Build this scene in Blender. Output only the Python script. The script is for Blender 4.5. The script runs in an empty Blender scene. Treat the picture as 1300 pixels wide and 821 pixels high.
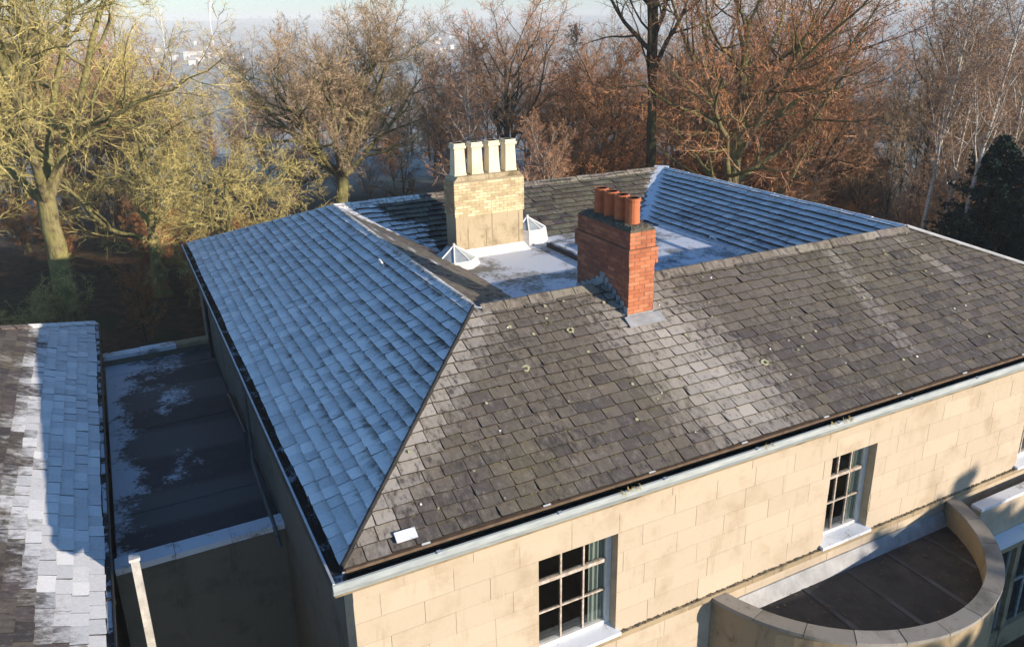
import bpy, math, random
import numpy as np
from mathutils import Vector, Matrix

S = bpy.context.scene
COL = S.collection
random.seed(7)
R = math.radians

# ------------------------------------------------------------------ camera, light, exposure
CAM = Vector((-1.814, -8.430, 6.5))
RM = np.array([[0.8902864, 0.15916089, -0.42668248],
               [-0.45511662, 0.27784744, -0.84597261],
               [-0.01609312, 0.9473482, 0.31980056]])
cam = bpy.data.objects.new('camera', bpy.data.cameras.new('camera'))
COL.objects.link(cam)
m4 = Matrix.Identity(4)
for i in range(3):
    for j in range(3):
        m4[i][j] = RM[i][j]
m4.translation = CAM
cam.matrix_world = m4
cam.data.sensor_width = 36
cam.data.lens = 1009.33 / 1300 * 36
cam.data.shift_y = -45 / 1300
cam.data.clip_end = 20000
S.camera = cam

SUN_EL = R(13.0)
LDIR = Vector((-0.568 * math.cos(SUN_EL), 0.823 * math.cos(SUN_EL), -math.sin(SUN_EL)))   # the way light travels
sun = bpy.data.objects.new('sun', bpy.data.lights.new('sun', 'SUN'))
COL.objects.link(sun)
sun.data.energy = 5.0
sun.data.angle = R(0.5)
sun.data.color = (1.0, 0.86, 0.70)
sun.rotation_euler = LDIR.to_track_quat('-Z', 'Y').to_euler()
w = bpy.data.worlds.new('World')
S.world = w
w.use_nodes = True
nt = w.node_tree
bg = nt.nodes['Background']
sky = nt.nodes.new('ShaderNodeTexSky')
sky.sky_type = 'NISHITA'
sky.sun_disc = False
sky.sun_elevation = SUN_EL
sky.sun_rotation = math.atan2(-LDIR.x, -LDIR.y)
sky.air_density = 1.0
sky.dust_density = 0.3
sky.ozone_density = 4.0
bg.inputs['Strength'].default_value = 0.12
tint = nt.nodes.new('ShaderNodeMix')
tint.data_type = 'RGBA'
tint.blend_type = 'MULTIPLY'
tint.inputs[0].default_value = 1
tint.inputs[7].default_value = (.82, .995, 1.07, 1)      # the clear cold blue of a frosty morning
nt.links.new(sky.outputs[0], tint.inputs[6])
nt.links.new(tint.outputs[2], bg.inputs['Color'])
S.view_settings.view_transform = 'Standard'
S.view_settings.look = 'None'
S.view_settings.gamma = 1
S.view_settings.exposure = 0.77
S.cycles.max_bounces = 6
S.cycles.volume_bounces = 0
S.cycles.use_denoising = True
S.cycles.denoising_prefilter = 'FAST'
S.cycles.sample_clamp_indirect = 4

# ------------------------------------------------------------------ helpers
def px_at(u, v, d):
    "the world point seen at photograph pixel (u, v), at depth d: used to work out where trees stand"
    r = np.array([u - 650, -(v - 365.5), -1009.33]) * d / 1009.33
    return RM @ r + np.array(CAM)

def proj(p):
    c = RM.T @ (np.array(p) - np.array(CAM))
    if c[2] > -0.1:
        return None
    return 650 + c[0] * 1009.33 / -c[2], 365.5 - c[1] * 1009.33 / -c[2], -c[2]

def lin(h):
    if isinstance(h, str):
        v = [int(h[i:i + 2], 16) / 255 for i in (0, 2, 4)]
        return tuple(x / 12.92 if x < .04045 else ((x + .055) / 1.055) ** 2.4 for x in v) + (1,)
    return tuple(h)[:3] + (1,)

class NT:
    "small node-tree builder"
    def __init__(s, name):
        s.m = bpy.data.materials.new(name)
        s.m.use_nodes = True
        s.t = s.m.node_tree
        s.b = s.t.nodes['Principled BSDF']
        s.geo = s.t.nodes.new('ShaderNodeNewGeometry')
    def n(s, typ, **kw):
        x = s.t.nodes.new(typ)
        for k, v in kw.items():
            setattr(x, k, v)
        return x
    def link(s, a, b):
        s.t.links.new(a, b)
    def put(s, sock, v):
        if hasattr(v, 'links') or hasattr(v, 'is_linked'):
            s.link(v, sock)
        else:
            sock.default_value = v
    def pos(s, scale=(1, 1, 1), rot=(0, 0, 0)):
        x = s.n('ShaderNodeMapping')
        s.link(s.geo.outputs['Position'], x.inputs['Vector'])
        x.inputs['Scale'].default_value = scale
        x.inputs['Rotation'].default_value = rot
        return x.outputs[0]
    def noise(s, scale, detail=4, rough=.6, vec=None):
        x = s.n('ShaderNodeTexNoise')
        x.inputs['Scale'].default_value = scale
        x.inputs['Detail'].default_value = detail
        x.inputs['Roughness'].default_value = rough
        s.link(vec if vec is not None else s.geo.outputs['Position'], x.inputs['Vector'])
        return x.outputs['Fac']
    def attr(s, name):
        x = s.n('ShaderNodeAttribute')
        x.attribute_name = name
        return x.outputs['Fac']
    def math(s, op, a, b=0.0, clamp=False):
        x = s.n('ShaderNodeMath', operation=op, use_clamp=clamp)
        s.put(x.inputs[0], a)
        s.put(x.inputs[1], b)
        return x.outputs[0]
    def ss(s, v, lo, hi):
        x = s.n('ShaderNodeMapRange', interpolation_type='SMOOTHSTEP')
        s.put(x.inputs['Value'], v)
        x.inputs['From Min'].default_value = lo
        x.inputs['From Max'].default_value = hi
        return x.outputs[0]
    def ramp(s, fac, stops):
        x = s.n('ShaderNodeValToRGB')
        e = x.color_ramp.elements
        while len(e) < len(stops):
            e.new(.5)
        for i, (p, c) in enumerate(stops):
            e[i].position = p
            e[i].color = lin(c)
        s.put(x.inputs[0], fac)
        return x.outputs[0]
    def mix(s, f, a, b, mode='MIX'):
        x = s.n('ShaderNodeMix', data_type='RGBA', blend_type=mode)
        s.put(x.inputs[0], f)
        for i, v in ((6, a), (7, b)):
            if isinstance(v, (tuple, list, str)):
                v = lin(v)
            s.put(x.inputs[i], v)
        return x.outputs[2]
    def bump(s, h, strength=.4, dist=.02):
        x = s.n('ShaderNodeBump')
        x.inputs['Strength'].default_value = strength
        x.inputs['Distance'].default_value = dist
        s.link(h, x.inputs['Height'])
        s.link(x.outputs[0], s.b.inputs['Normal'])
    def done(s, col, rough=.8, spec=.4, metal=0):
        s.put(s.b.inputs['Base Color'], lin(col) if isinstance(col, (tuple, str)) else col)
        s.put(s.b.inputs['Roughness'], rough)
        s.b.inputs['Specular IOR Level'].default_value = spec
        s.b.inputs['Metallic'].default_value = metal
        return s.m

def simple(name, c0, c1, scale=6, rough=.8, spec=.3, bump=.3, metal=0, vec=None, dist=.01):
    t = NT(name)
    f = t.noise(scale, 6, .65, t.pos(vec) if vec else None)
    c = t.ramp(f, [(.3, c0), (.7, c1)])
    if bump:
        t.bump(t.noise(scale * 4, 4), bump, dist)
    return t.done(c, rough, spec, metal)

# ------------------------------------------------------------------ materials
FROST = (.70, .715, .73)
def slate_mat():
    t = NT('slate')
    tone, frost, pale = t.attr('tone'), t.attr('frost'), t.attr('pale')
    base = t.ramp(tone, [(0, (.030, .028, .032)), (.06, (.045, .039, .039)), (.20, (.066, .056, .058)), (.38, (.130, .109, .090)), (.55, (.158, .132, .106)),
                         (.72, (.110, .088, .086)), (.86, (.122, .122, .088)), (1, (.25, .22, .175))])
    nr = t.n('ShaderNodeSeparateXYZ')
    t.link(t.geo.outputs['Normal'], nr.inputs[0])
    side = t.math('GREATER_THAN', t.math('ABSOLUTE', nr.outputs[0]), t.math('ABSOLUTE', nr.outputs[1]))
    sa = t.noise(9, 5, .72, t.pos((1.35, .62, .62)))
    sb = t.noise(9, 5, .72, t.pos((.62, 1.35, .62)))
    streak = t.math('ADD', t.math('MULTIPLY', sa, t.math('SUBTRACT', 1.0, side)), t.math('MULTIPLY', sb, side))     # weathering runs down the slope
    big = t.noise(.55, 4, .6)
    base = t.mix(t.math('MULTIPLY', t.ss(big, .40, .68), .55), base, (.150, .130, .075))      # moss and algae bloom
    base = t.mix(t.math('MULTIPLY', t.ss(t.math('ADD', streak, t.math('MULTIPLY', t.math('SUBTRACT', t.noise(.9, 3), .5), .35)), .50, .66), .75), base, (.040, .035, .036))
    base = t.mix(t.math('MULTIPLY', t.ss(streak, .46, .34), .40), base, (.27, .25, .225))
    sp = t.noise(34, 3, .6)
    base = t.mix(t.math('MULTIPLY', t.ss(sp, .60, .76), .5), base, (.30, .28, .22))
    pm = t.math('MULTIPLY', pale, t.ss(t.math('ADD', streak, t.math('MULTIPLY', pale, -.18)), .58, .36))
    base = t.mix(pm, base, (.44, .40, .35))
    up = t.noise(5.0, 6, .72)
    fr = t.math('ADD', frost, t.math('MULTIPLY', t.math('SUBTRACT', up, .5), .9))
    fr = t.math('ADD', fr, t.math('MULTIPLY', t.math('SUBTRACT', streak, .5), -1.1))
    fr = t.ss(fr, .30, .95)
    fcol = t.ramp(t.math('ADD', t.math('MULTIPLY', tone, .45), t.math('MULTIPLY', t.noise(17, 5, .75), .55)), [(.2, (.50, .51, .52)), (.5, (.69, .70, .705)), (.75, (.85, .85, .84))])
    col = t.mix(fr, base, fcol)
    col = t.mix(t.math('LESS_THAN', tone, .05), col, (.030, .027, .026))          # edge faces painted dark, like the shade under each butt
    t.bump(t.noise(26, 6, .7), .6, .012)
    rough = t.math('ADD', .5, t.math('MULTIPLY', t.noise(6, 3), .35))
    return t.done(col, rough, .35)

def stone_mat(name, a, b, dirt, dirt_amt=.6):
    t = NT(name)
    tone = t.attr('tone')
    c = t.ramp(tone, [(0, a), (1, b)])
    n1 = t.noise(1.3, 6, .65)
    c = t.mix(t.math('MULTIPLY', t.ss(n1, .48, .72), dirt_amt), c, dirt)
    n2 = t.noise(3, 5, .7, t.pos((2.2, 2.2, .35)))
    c = t.mix(t.math('MULTIPLY', t.ss(n2, .55, .72), dirt_amt * .7), c, dirt)      # run-off streaks
    n3 = t.noise(60, 3, .6)
    c = t.mix(t.math('MULTIPLY', t.ss(n3, .55, .75), .25), c, (.2, .15, .09))
    t.bump(t.noise(22, 6, .7), .35, .008)
    return t.done(c, .88, .2)

def brick_mat(name, stops, soot, amt):
    t = NT(name)
    c = t.ramp(t.attr('tone'), stops)
    n1 = t.noise(1.9, 5, .65)
    c = t.mix(t.math('MULTIPLY', t.ss(n1, .45, .65), amt), c, soot)
    n2 = t.noise(30, 4, .7)
    c = t.mix(t.math('MULTIPLY', t.ss(n2, .52, .75), .35), c, soot)
    t.bump(t.noise(45, 5, .7), .5, .006)
    return t.done(c, .9, .2)

def frosty_mat(name, dark, lo, hi, scale=1.2, frost=FROST, rough=.75, grad=None, spec=.3):
    t = NT(name)
    n = t.noise(scale, 7, .68)
    f = n
    n2 = t.noise(scale * 14, 4, .7)
    f = t.math('ADD', t.math('MULTIPLY', n, .75), t.math('MULTIPLY', n2, .25))
    if grad:
        f = t.math('ADD', f, grad(t))
    c = t.mix(t.noise(scale * 3, 4), dark, tuple(x * 1.8 for x in dark[:3]))
    if grad:
        wb = t.n('ShaderNodeTexWave', bands_direction='Y')
        t.link(t.geo.outputs['Position'], wb.inputs['Vector'])
        wb.inputs['Scale'].default_value = .11
        wb.inputs['Distortion'].default_value = 2.5
        c = t.mix(t.math('MULTIPLY', t.ss(wb.outputs['Fac'], .35, .7), .6), c, (.12, .125, .13))      # dried silt in bands
    c = t.mix(t.ss(f, lo, hi), c, frost)
    t.bump(t.noise(scale * 20, 5), .4, .01)
    return t.done(c, rough, spec)

def felt_grad(t):
    x = t.n('ShaderNodeSeparateXYZ')
    t.link(t.geo.outputs['Position'], x.inputs[0])
    a = t.ss(x.outputs[0], -1.9, -2.9)                      # frost lies along the annex wall
    b = t.ss(x.outputs[1], 12.6, 15.4)                      # and at the far end
    wv = t.n('ShaderNodeTexWave', bands_direction='Y')
    t.link(t.geo.outputs['Position'], wv.inputs['Vector'])
    wv.inputs['Scale'].default_value = .085
    wv.inputs['Distortion'].default_value = 1.2
    wv.inputs['Phase Offset'].default_value = 1.0
    east = t.ss(x.outputs[0], -.3, -1.1)
    s = t.math('ADD', t.math('MULTIPLY', a, .20), t.math('MULTIPLY', t.math('MULTIPLY', b, east), .10))
    s = t.math('ADD', s, t.math('MULTIPLY', t.math('MULTIPLY', wv.outputs['Fac'], east), .10))
    return t.math('SUBTRACT', s, .075)

def bark_mat(name, a, b, moss=None, amt=.6):
    t = NT(name)
    n = t.noise(4, 6, .75, t.pos((1.6, 1.6, .5)))
    c = t.ramp(n, [(.36, tuple(v * .35 for v in a)), (.46, a), (.66, b)])
    if moss:
        s = t.n('ShaderNodeSeparateXYZ')
        t.link(t.geo.outputs['Normal'], s.inputs[0])
        m = t.math('ADD', t.math('MULTIPLY', t.noise(1.1, 4), 1.2), t.math('MULTIPLY', s.outputs[2], .25))
        c = t.mix(t.math('MULTIPLY', t.ss(m, .4, .75), amt), c, moss)
    t.bump(n, 1.0, .08)
    return t.done(c, .9, .15)

def birch_mat():
    t = NT('birch_bark')
    n = t.noise(4, 4, .7, t.pos((.6, .6, 3.2)))
    c = t.ramp(n, [(.36, (.06, .05, .045)), (.44, (.40, .36, .31)), (.7, (.56, .52, .46))])
    return t.done(c, .8, .2)

def twig_mat(name, a, b, rough=.85):
    t = NT(name)
    f = t.math('ADD', t.math('MULTIPLY', t.noise(.7, 3, .6), .5), t.math('MULTIPLY', t.noise(6, 2, .6), .5))
    c = t.ramp(f, [(.36, a), (.64, b)])
    return t.done(c, rough, .15)

M = {}
M['slate'] = slate_mat()
M['stone'] = stone_mat('sandstone_ashlar', (.455, .38, .285), (.50, .42, .318), (.31, .235, .15), .55)
M['stone_dark'] = stone_mat('weathered_sandstone', (.30, .235, .15), (.38, .30, .19), (.07, .065, .045), .8)
M['joint'] = simple('mortar_joint', (.36, .285, .19), (.54, .45, .32), 2.2, .95, .1)
M['render'] = stone_mat('cement_render', (.33, .25, .145), (.52, .44, .30), (.14, .105, .055), .95)
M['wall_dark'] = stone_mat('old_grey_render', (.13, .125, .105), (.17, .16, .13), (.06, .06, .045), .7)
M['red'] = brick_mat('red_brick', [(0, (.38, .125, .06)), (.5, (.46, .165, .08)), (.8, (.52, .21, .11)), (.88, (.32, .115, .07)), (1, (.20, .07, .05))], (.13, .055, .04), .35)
M['red_mortar'] = simple('red_chimney_mortar', (.16, .085, .055), (.26, .16, .11), 20, .95, .1)
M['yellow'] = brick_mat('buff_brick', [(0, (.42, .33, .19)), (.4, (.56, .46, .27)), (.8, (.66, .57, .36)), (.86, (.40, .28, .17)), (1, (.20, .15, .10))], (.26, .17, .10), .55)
M['yellow_mortar'] = simple('buff_chimney_mortar', (.26, .21, .14), (.36, .3, .2), 20, .95, .1)
M['flaunch'] = simple('mossy_flaunching', (.055, .05, .038), (.20, .185, .14), 14, .95, .1, .8, dist=.03)
M['terracotta'] = simple('terracotta', (.38, .105, .042), (.50, .165, .07), 7, .7, .3, .15)
M['soot'] = simple('sooty_inside', (.012, .011, .010), (.03, .027, .025), 9, .95, .1, 0)
M['buffpot'] = simple('buff_clay', (.58, .50, .34), (.74, .67, .50), 3, .75, .3, .15)
M['lead_frost'] = frosty_mat('frosty_lead', (.15, .155, .16), .40, .54, 1.0, (.64, .68, .74))
M['lead'] = simple('lead_sheet', (.20, .205, .21), (.38, .39, .40), 3, .6, .5, .2)
M['lead_white'] = simple('pale_lead_flashing', (.44, .43, .41), (.70, .69, .67), 4, .7, .3, .3)
M['mortarflat'] = frosty_mat('weathered_asphalt', (.14, .13, .105), .41, .53, .8, (.60, .63, .67))
M['felt'] = frosty_mat('felt_roof', (.034, .036, .041), .53, .64, .9, (.52, .57, .64), .7, felt_grad)
M['coping_frost'] = frosty_mat('frosty_coping', (.16, .15, .13), .36, .50, 1.6, (.66, .70, .76))
M['black'] = simple('black_iron', (.012, .012, .013), (.03, .03, .03), 10, .5, .4, .1)
M['gutter_in'] = frosty_mat('gutter_silt', (.014, .013, .011), .52, .62, 2.6, (.45, .49, .55))
M['gutter_lip'] = simple('grey_blue_gutter_paint', (.20, .235, .24), (.36, .39, .38), 5, .6, .4, .2, vec=(.5, 3, 3))
M['gutter_pale'] = simple('bare_metal_lip', (.35, .38, .40), (.55, .58, .60), 8, .5, .5, .1)
M['pipe'] = simple('grey_iron_pipe', (.05, .055, .06), (.12, .13, .135), 7, .6, .4, .2)
M['weathered_white'] = simple('weathered_white_paint', (.30, .29, .27), (.52, .51, .48), 6, .7, .3, .2)
M['rust'] = simple('rusty_fillet', (.085, .060, .042), (.17, .115, .075), 9, .9, .2, .4)
M['white'] = simple('white_paint', (.62, .61, .58), (.80, .79, .77), 5, .6, .4, .1)
M['oldpaint'] = simple('flaking_paint', (.25, .17, .12), (.62, .57, .50), 16, .8, .3, .3)
M['void'] = simple('dark_room', (.010, .010, .011), (.02, .02, .02), 3, .95, .1, 0)
M['roomwall'] = simple('dim_plaster', (.10, .095, .085), (.16, .15, .13), 1, .9, .1, 0)
M['curtain'] = simple('grey_curtain', (.24, .27, .25), (.34, .37, .34), 4, .9, .1, .1)
M['conifer'] = twig_mat('spruce_needles', (.012, .026, .022), (.025, .045, .036))
M['lichen'] = simple('yellow_lichen', (.24, .235, .13), (.46, .45, .28), 30, .95, .1, .3)
M['roofmoss'] = simple('roof_moss', (.09, .085, .03), (.20, .18, .075), 20, .95, .1, .3)
M['dropping'] = simple('white_droppings', (.7, .7, .68), (.8, .8, .78), 20, .9, .1, 0)
M['coping_grey'] = stone_mat('mossy_grey_coping', (.24, .225, .20), (.36, .335, .30), (.09, .09, .06), .7)
g = NT('window_glass')
g.done((.02, .025, .03), .06, .8)
M['glass'] = g.m
g = NT('skylight_glass')
g.done(g.ramp(g.noise(3, 4), [(.3, (.20, .24, .26)), (.7, (.42, .46, .47))]), .22, .7)
M['roofglass'] = g.m
M['bark_oak'] = bark_mat('mossy_oak_bark', (.14, .115, .06), (.30, .255, .14), (.28, .265, .09), .6)
M['bark_beech'] = bark_mat('beech_bark', (.12, .095, .06), (.25, .205, .125), (.25, .25, .08), .6)
M['bark_dark'] = bark_mat('dark_bark', (.05, .038, .028), (.13, .095, .065), (.14, .14, .06), .4)
M['bark_birch'] = birch_mat()
M['twig_oak'] = twig_mat('lichened_oak_twigs', (.24, .19, .06), (.64, .54, .22))
M['twig_beech'] = twig_mat('beech_twigs', (.26, .17, .105), (.58, .44, .28))
M['twig_red'] = twig_mat('reddish_twigs', (.26, .125, .07), (.60, .36, .21))
M['twig_birch'] = twig_mat('birch_twigs', (.22, .13, .085), (.46, .31, .21))
M['twig_brown'] = twig_mat('brown_twigs', (.15, .09, .05), (.46, .31, .18))
M['leaf'] = twig_mat('copper_leaves', (.30, .10, .035), (.56, .24, .09))
M['ivy'] = twig_mat('evergreen_leaves', (.03, .05, .02), (.06, .085, .03))

# ------------------------------------------------------------------ mesh building
def mesh_np(name, V, F, mats, attrs=None, smooth=False, midx=None):
    V = np.asarray(V, dtype=np.float32)
    me = bpy.data.meshes.new(name)
    if isinstance(F, np.ndarray):
        nf, k = F.shape
        me.vertices.add(len(V)); me.vertices.foreach_set('co', V.ravel())
        me.loops.add(nf * k); me.loops.foreach_set('vertex_index', F.ravel().astype(np.int32))
        me.polygons.add(nf)
        me.polygons.foreach_set('loop_start', np.arange(0, nf * k, k, dtype=np.int32))
        if smooth:
            me.polygons.foreach_set('use_smooth', np.ones(nf, dtype=bool))
        me.update(calc_edges=True)
    else:
        me.from_pydata(V.tolist(), [], F)
        if smooth:
            me.polygons.foreach_set('use_smooth', np.ones(len(F), dtype=bool))
        me.update()
    for mm in mats:
        me.materials.append(mm)
    if midx is not None:
        me.polygons.foreach_set('material_index', np.asarray(midx, dtype=np.int32))
    for k, v in (attrs or {}).items():
        a = me.attributes.new(k, 'FLOAT', 'POINT')
        a.data.foreach_set('value', np.asarray(v, dtype=np.float32))
    return me

def link(name, me, parent=None, loc=None):
    o = bpy.data.objects.new(name, me)
    COL.objects.link(o)
    if parent is not None:
        o.parent = parent
    if loc is not None:
        o.location = loc
    return o

def tag(o, label=None, cat=None, group=None, kind=None):
    for k, v in (('label', label), ('category', cat), ('group', group), ('kind', kind)):
        if v:
            o[k] = v
    return o

def thing(name, label, cat, loc=(0, 0, 0), rz=0, group=None):
    o = link(name, None)
    o.location = loc
    o.rotation_euler = (0, 0, rz)
    return tag(o, label, cat, group)

class MB:
    def __init__(s):
        s.v, s.f, s.a, s.mi = [], [], {'tone': [], 'frost': [], 'pale': []}, []
    def add(s, verts, faces, tone=.5, frost=0., pale=0., mi=0):
        b = len(s.v)
        s.v += [tuple(p) for p in verts]
        s.f += [tuple(b + i for i in f) for f in faces]
        s.mi += [mi] * len(faces)
        n = len(verts)
        for k, val in (('tone', tone), ('frost', frost), ('pale', pale)):
            s.a[k] += list(val) if hasattr(val, '__len__') else [val] * n
        return s
    def box(s, x0, x1, y0, y1, z0, z1, tone=.5, frost=0., mi=0, jit=0.):
        j = lambda: random.uniform(-jit, jit) if jit else 0
        P = [(x + j(), y + j(), z + j()) for z in (z0, z1) for (x, y) in ((x0, y0), (x1, y0), (x1, y1), (x0, y1))]
        return s.add(P, [(3, 2, 1, 0), (4, 5, 6, 7), (0, 1, 5, 4), (1, 2, 6, 5), (2, 3, 7, 6), (3, 0, 4, 7)], tone, frost, 0, mi)
    def obox(s, o, ax, ay, az, lo, hi, **kw):
        "box in a local frame"
        P = []
        for z in (lo[2], hi[2]):
            for x, y in ((lo[0], lo[1]), (hi[0], lo[1]), (hi[0], hi[1]), (lo[0], hi[1])):
                P.append(Vector(o) + Vector(ax) * x + Vector(ay) * y + Vector(az) * z)
        return s.add(P, [(3, 2, 1, 0), (4, 5, 6, 7), (0, 1, 5, 4), (1, 2, 6, 5), (2, 3, 7, 6), (3, 0, 4, 7)], **kw)
    def bar(s, p, q, r, n=6, r2=None, **kw):
        p, q = Vector(p), Vector(q)
        r2 = r if r2 is None else r2
        d = (q - p).normalized()
        u = d.orthogonal().normalized()
        v = d.cross(u)
        ring = lambda c, rr: [c + (u * math.cos(2 * math.pi * i / n) + v * math.sin(2 * math.pi * i / n)) * rr for i in range(n)]
        return s.add(ring(p, r) + ring(q, r2), [(i, (i + 1) % n, n + (i + 1) % n, n + i) for i in range(n)] + [tuple(range(n))[::-1], tuple(range(n, 2 * n))], **kw)
    def lathe(s, prof, n=14, c=(0, 0, 0), sq=False, **kw):
        P, F = [], []
        for (r, z) in prof:
            for i in range(n):
                a = 2 * math.pi * (i + .5) / n
                k = 1 / max(abs(math.cos(a)), abs(math.sin(a))) if sq else 1
                P.append((c[0] + r * k * math.cos(a), c[1] + r * k * math.sin(a), c[2] + z))
        for j in range(len(prof) - 1):
            for i in range(n):
                F.append((j * n + i, j * n + (i + 1) % n, (j + 1) * n + (i + 1) % n, (j + 1) * n + i))
        return s.add(P, F, **kw)
    def prism(s, poly, axis, a, b, **kw):
        "polygon in the two other axes, extruded along axis from a to b"
        def mk(t, q):
            return {'x': (t, q[0], q[1]), 'y': (q[0], t, q[1]), 'z': (q[0], q[1], t)}[axis]
        n = len(poly)
        return s.add([mk(a, q) for q in poly] + [mk(b, q) for q in poly],
                     [tuple(range(n))[::-1], tuple(range(n, 2 * n))] + [(i, (i + 1) % n, n + (i + 1) % n, n + i) for i in range(n)], **kw)
    def build(s, name, mats, parent=None, base=(0, 0, 0), smooth=False):
        if not isinstance(mats, (list, tuple)):
            mats = [mats]
        V = np.array(s.v, dtype=np.float32) - np.array(base, dtype=np.float32)
        return link(name, mesh_np(name, V, s.f, mats, s.a, smooth, s.mi), parent)

def clip_poly(poly, planes):
    "convex clip in 2D, planes (nx, ny, d): keep nx*x+ny*y >= d"
    for nx, ny, d in planes:
        out = []
        for i in range(len(poly)):
            p, q = poly[i], poly[(i + 1) % len(poly)]
            a, b = nx * p[0] + ny * p[1] - d, nx * q[0] + ny * q[1] - d
            if a >= 0:
                out.append(p)
            if (a >= 0) != (b >= 0):
                k = a / (a - b)
                out.append((p[0] + (q[0] - p[0]) * k, p[1] + (q[1] - p[1]) * k))
        poly = out
        if len(poly) < 3:
            return None
    return poly

def facet_slates(corners, gauge=.2, wid=.31, frost=None, pale=None, tone=None, seed=0, lift=.030, ragged=.008, thick=.02, gap=.004, jit=.14, edge=.03, var=1.0, shel=.0):
    """corners: eave start, eave end, top end, top start (seen from outside, left to right along the eave).
    Returns a list of slates, each with its world polygon solid and attributes."""
    rng = random.Random(seed)
    A, B, Cc, D = [Vector(c) for c in corners]
    u = (B - A).normalized()
    nrm = u.cross(D - A).normalized()
    v = nrm.cross(u)
    to2 = lambda p: ((p - A).dot(u), (p - A).dot(v))
    poly = [to2(p) for p in (A, B, Cc, D)]
    planes = []
    for i in range(4):
        p, q = poly[i], poly[(i + 1) % 4]
        nx, ny = -(q[1] - p[1]), q[0] - p[0]
        l = math.hypot(nx, ny)
        if l < 1e-6:
            continue
        nx, ny = nx / l, ny / l
        planes.append((nx, ny, nx * p[0] + ny * p[1] + (.004 if i else -.03)))
    top = max(poly[2][1], poly[3][1])
    lo = min(p[0] for p in poly); hi = max(p[0] for p in poly)
    out = []
    for r in range(int(top / gauge) + 1):
        x = lo - rng.random() * wid
        wave = rng.uniform(0, 6)
        while x < hi:
            wd = wid * rng.uniform(.80, 1.2)
            v0 = r * gauge + rng.uniform(-ragged, ragged) + .010 * math.sin(x * 1.3 + wave)
            v1 = r * gauge + gauge * 1.25
            c = rng.uniform(.004, .02) 
            sk = rng.uniform(-.007, .007)
            pl = [(x + gap + c, v0 + sk), (x + wd * .5, v0 + rng.uniform(-.004, .004)), (x + wd - gap - c * rng.random(), v0 - sk), (x + wd - gap, v0 + .5 * c), (x + wd - gap, v1), (x + gap, v1), (x + gap, v0 + c)]
            x += wd
            cp = clip_poly(pl, planes)
            if not cp:
                continue
            h0 = lift * (1 + var * rng.uniform(-.25, .45))
            ts = rng.uniform(-.006, .006) * var
            n = len(cp)
            H = lambda q: h0 + (0.004 - h0) * min(1, max(0, (q[1] - v0) / (v1 - v0))) + ts * (q[0] - x + wd * .5) / wd * 2
            tv = [A + u * q[0] + v * q[1] + nrm * H(q) for q in cp]
            bv = [p - nrm * thick for p in tv]
            faces = [tuple(range(n))] + [(n + i, 2 * n + i, 2 * n + (i + 1) % n, n + (i + 1) % n) for i in range(n)]
            cen = sum(tv, Vector()) / n
            P = tv + tv + bv
            fr = [frost(p, q, cen) - shel * min(1.3, max(0, (q[1] - v0) / gauge)) for p, q in zip(tv, cp)] if frost else [0.] * n
            fj = rng.uniform(-jit, jit * .8)
            fr = [f + fj if f > .05 else f for f in fr] + [0.] * (2 * n)
            pa = pale(cen) if pale else 0
            pa = [pa * rng.uniform(.75, 1.05)] * n + [0.] * (2 * n)
            tn = tone(cen, rng) if tone else rng.random()
            tn = [.07 + .93 * tn] * n + [edge] * (2 * n)          # edges bare of frost, toned dark to paint the shade line of each course
            area = (max(q[0] for q in cp) - min(q[0] for q in cp)) * (max(q[1] for q in cp) - min(q[1] for q in cp))
            out.append(dict(v=P, f=faces, tone=tn, frost=fr, pale=pa, c=cen, n=nrm, area=area))
    return out

def emit_pieces(pieces, limit, parent_of, name, mass_name, mats, base):
    "the pieces that show largest become parts, the rest one stuff part"
    sc = []
    for p in pieces:
        q = proj(p['c'])
        s = 0
        if q and -5 < q[0] < 1305 and -5 < q[1] < 826:
            d = (Vector(p['c']) - CAM)
            s = max(0, -d.normalized().dot(p['n'])) * p['area'] / q[2] ** 2
            if s and p.get('hid'):
                s *= .0
        sc.append(s)
    order = sorted(range(len(pieces)), key=lambda i: -sc[i])
    single = set(i for i in order[:limit] if sc[i] > 0)
    for i in sorted(single):
        p = pieces[i]
        MB().add(p['v'], p['f'], p['tone'], p['frost'], p['pale']).build(name, mats, parent_of(p), base)
    rest = {}
    for i, p in enumerate(pieces):
        if i not in single:
            par = parent_of(p)
            rest.setdefault(par.name, (par, MB()))[1].add(p['v'], p['f'], p['tone'], p['frost'], p['pale'])
    for par, mb in rest.values():
        o = mb.build(mass_name, mats, par, base)
        o['kind'] = 'stuff'

# ------------------------------------------------------------------ terrain
def terrain_h(x, y):
    d = np.hypot(x - 8, y - 8)
    s = np.clip((d - 30) / 330, 0, 1)
    h = -7.2 - 34 * (s * s * (3 - 2 * s))
    h = h + np.clip((d - 40) / 200, 0, 1) * (1.6 * np.sin(x * .021 + 1) * np.cos(y * .017) + .8 * np.sin(x * .06 + y * .045))
    f = np.clip((d - 1600) / 3300, 0, 1)
    ang = np.arctan2(y, x)
    h = h + f * f * (3 - 2 * f) * (62 + 16 * np.sin(ang * 9 + .5) + 9 * np.sin(ang * 23 + 2) + 4 * np.sin(ang * 51))
    return h

def gh(x, y):
    return float(terrain_h(np.array(float(x)), np.array(float(y))))

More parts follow.
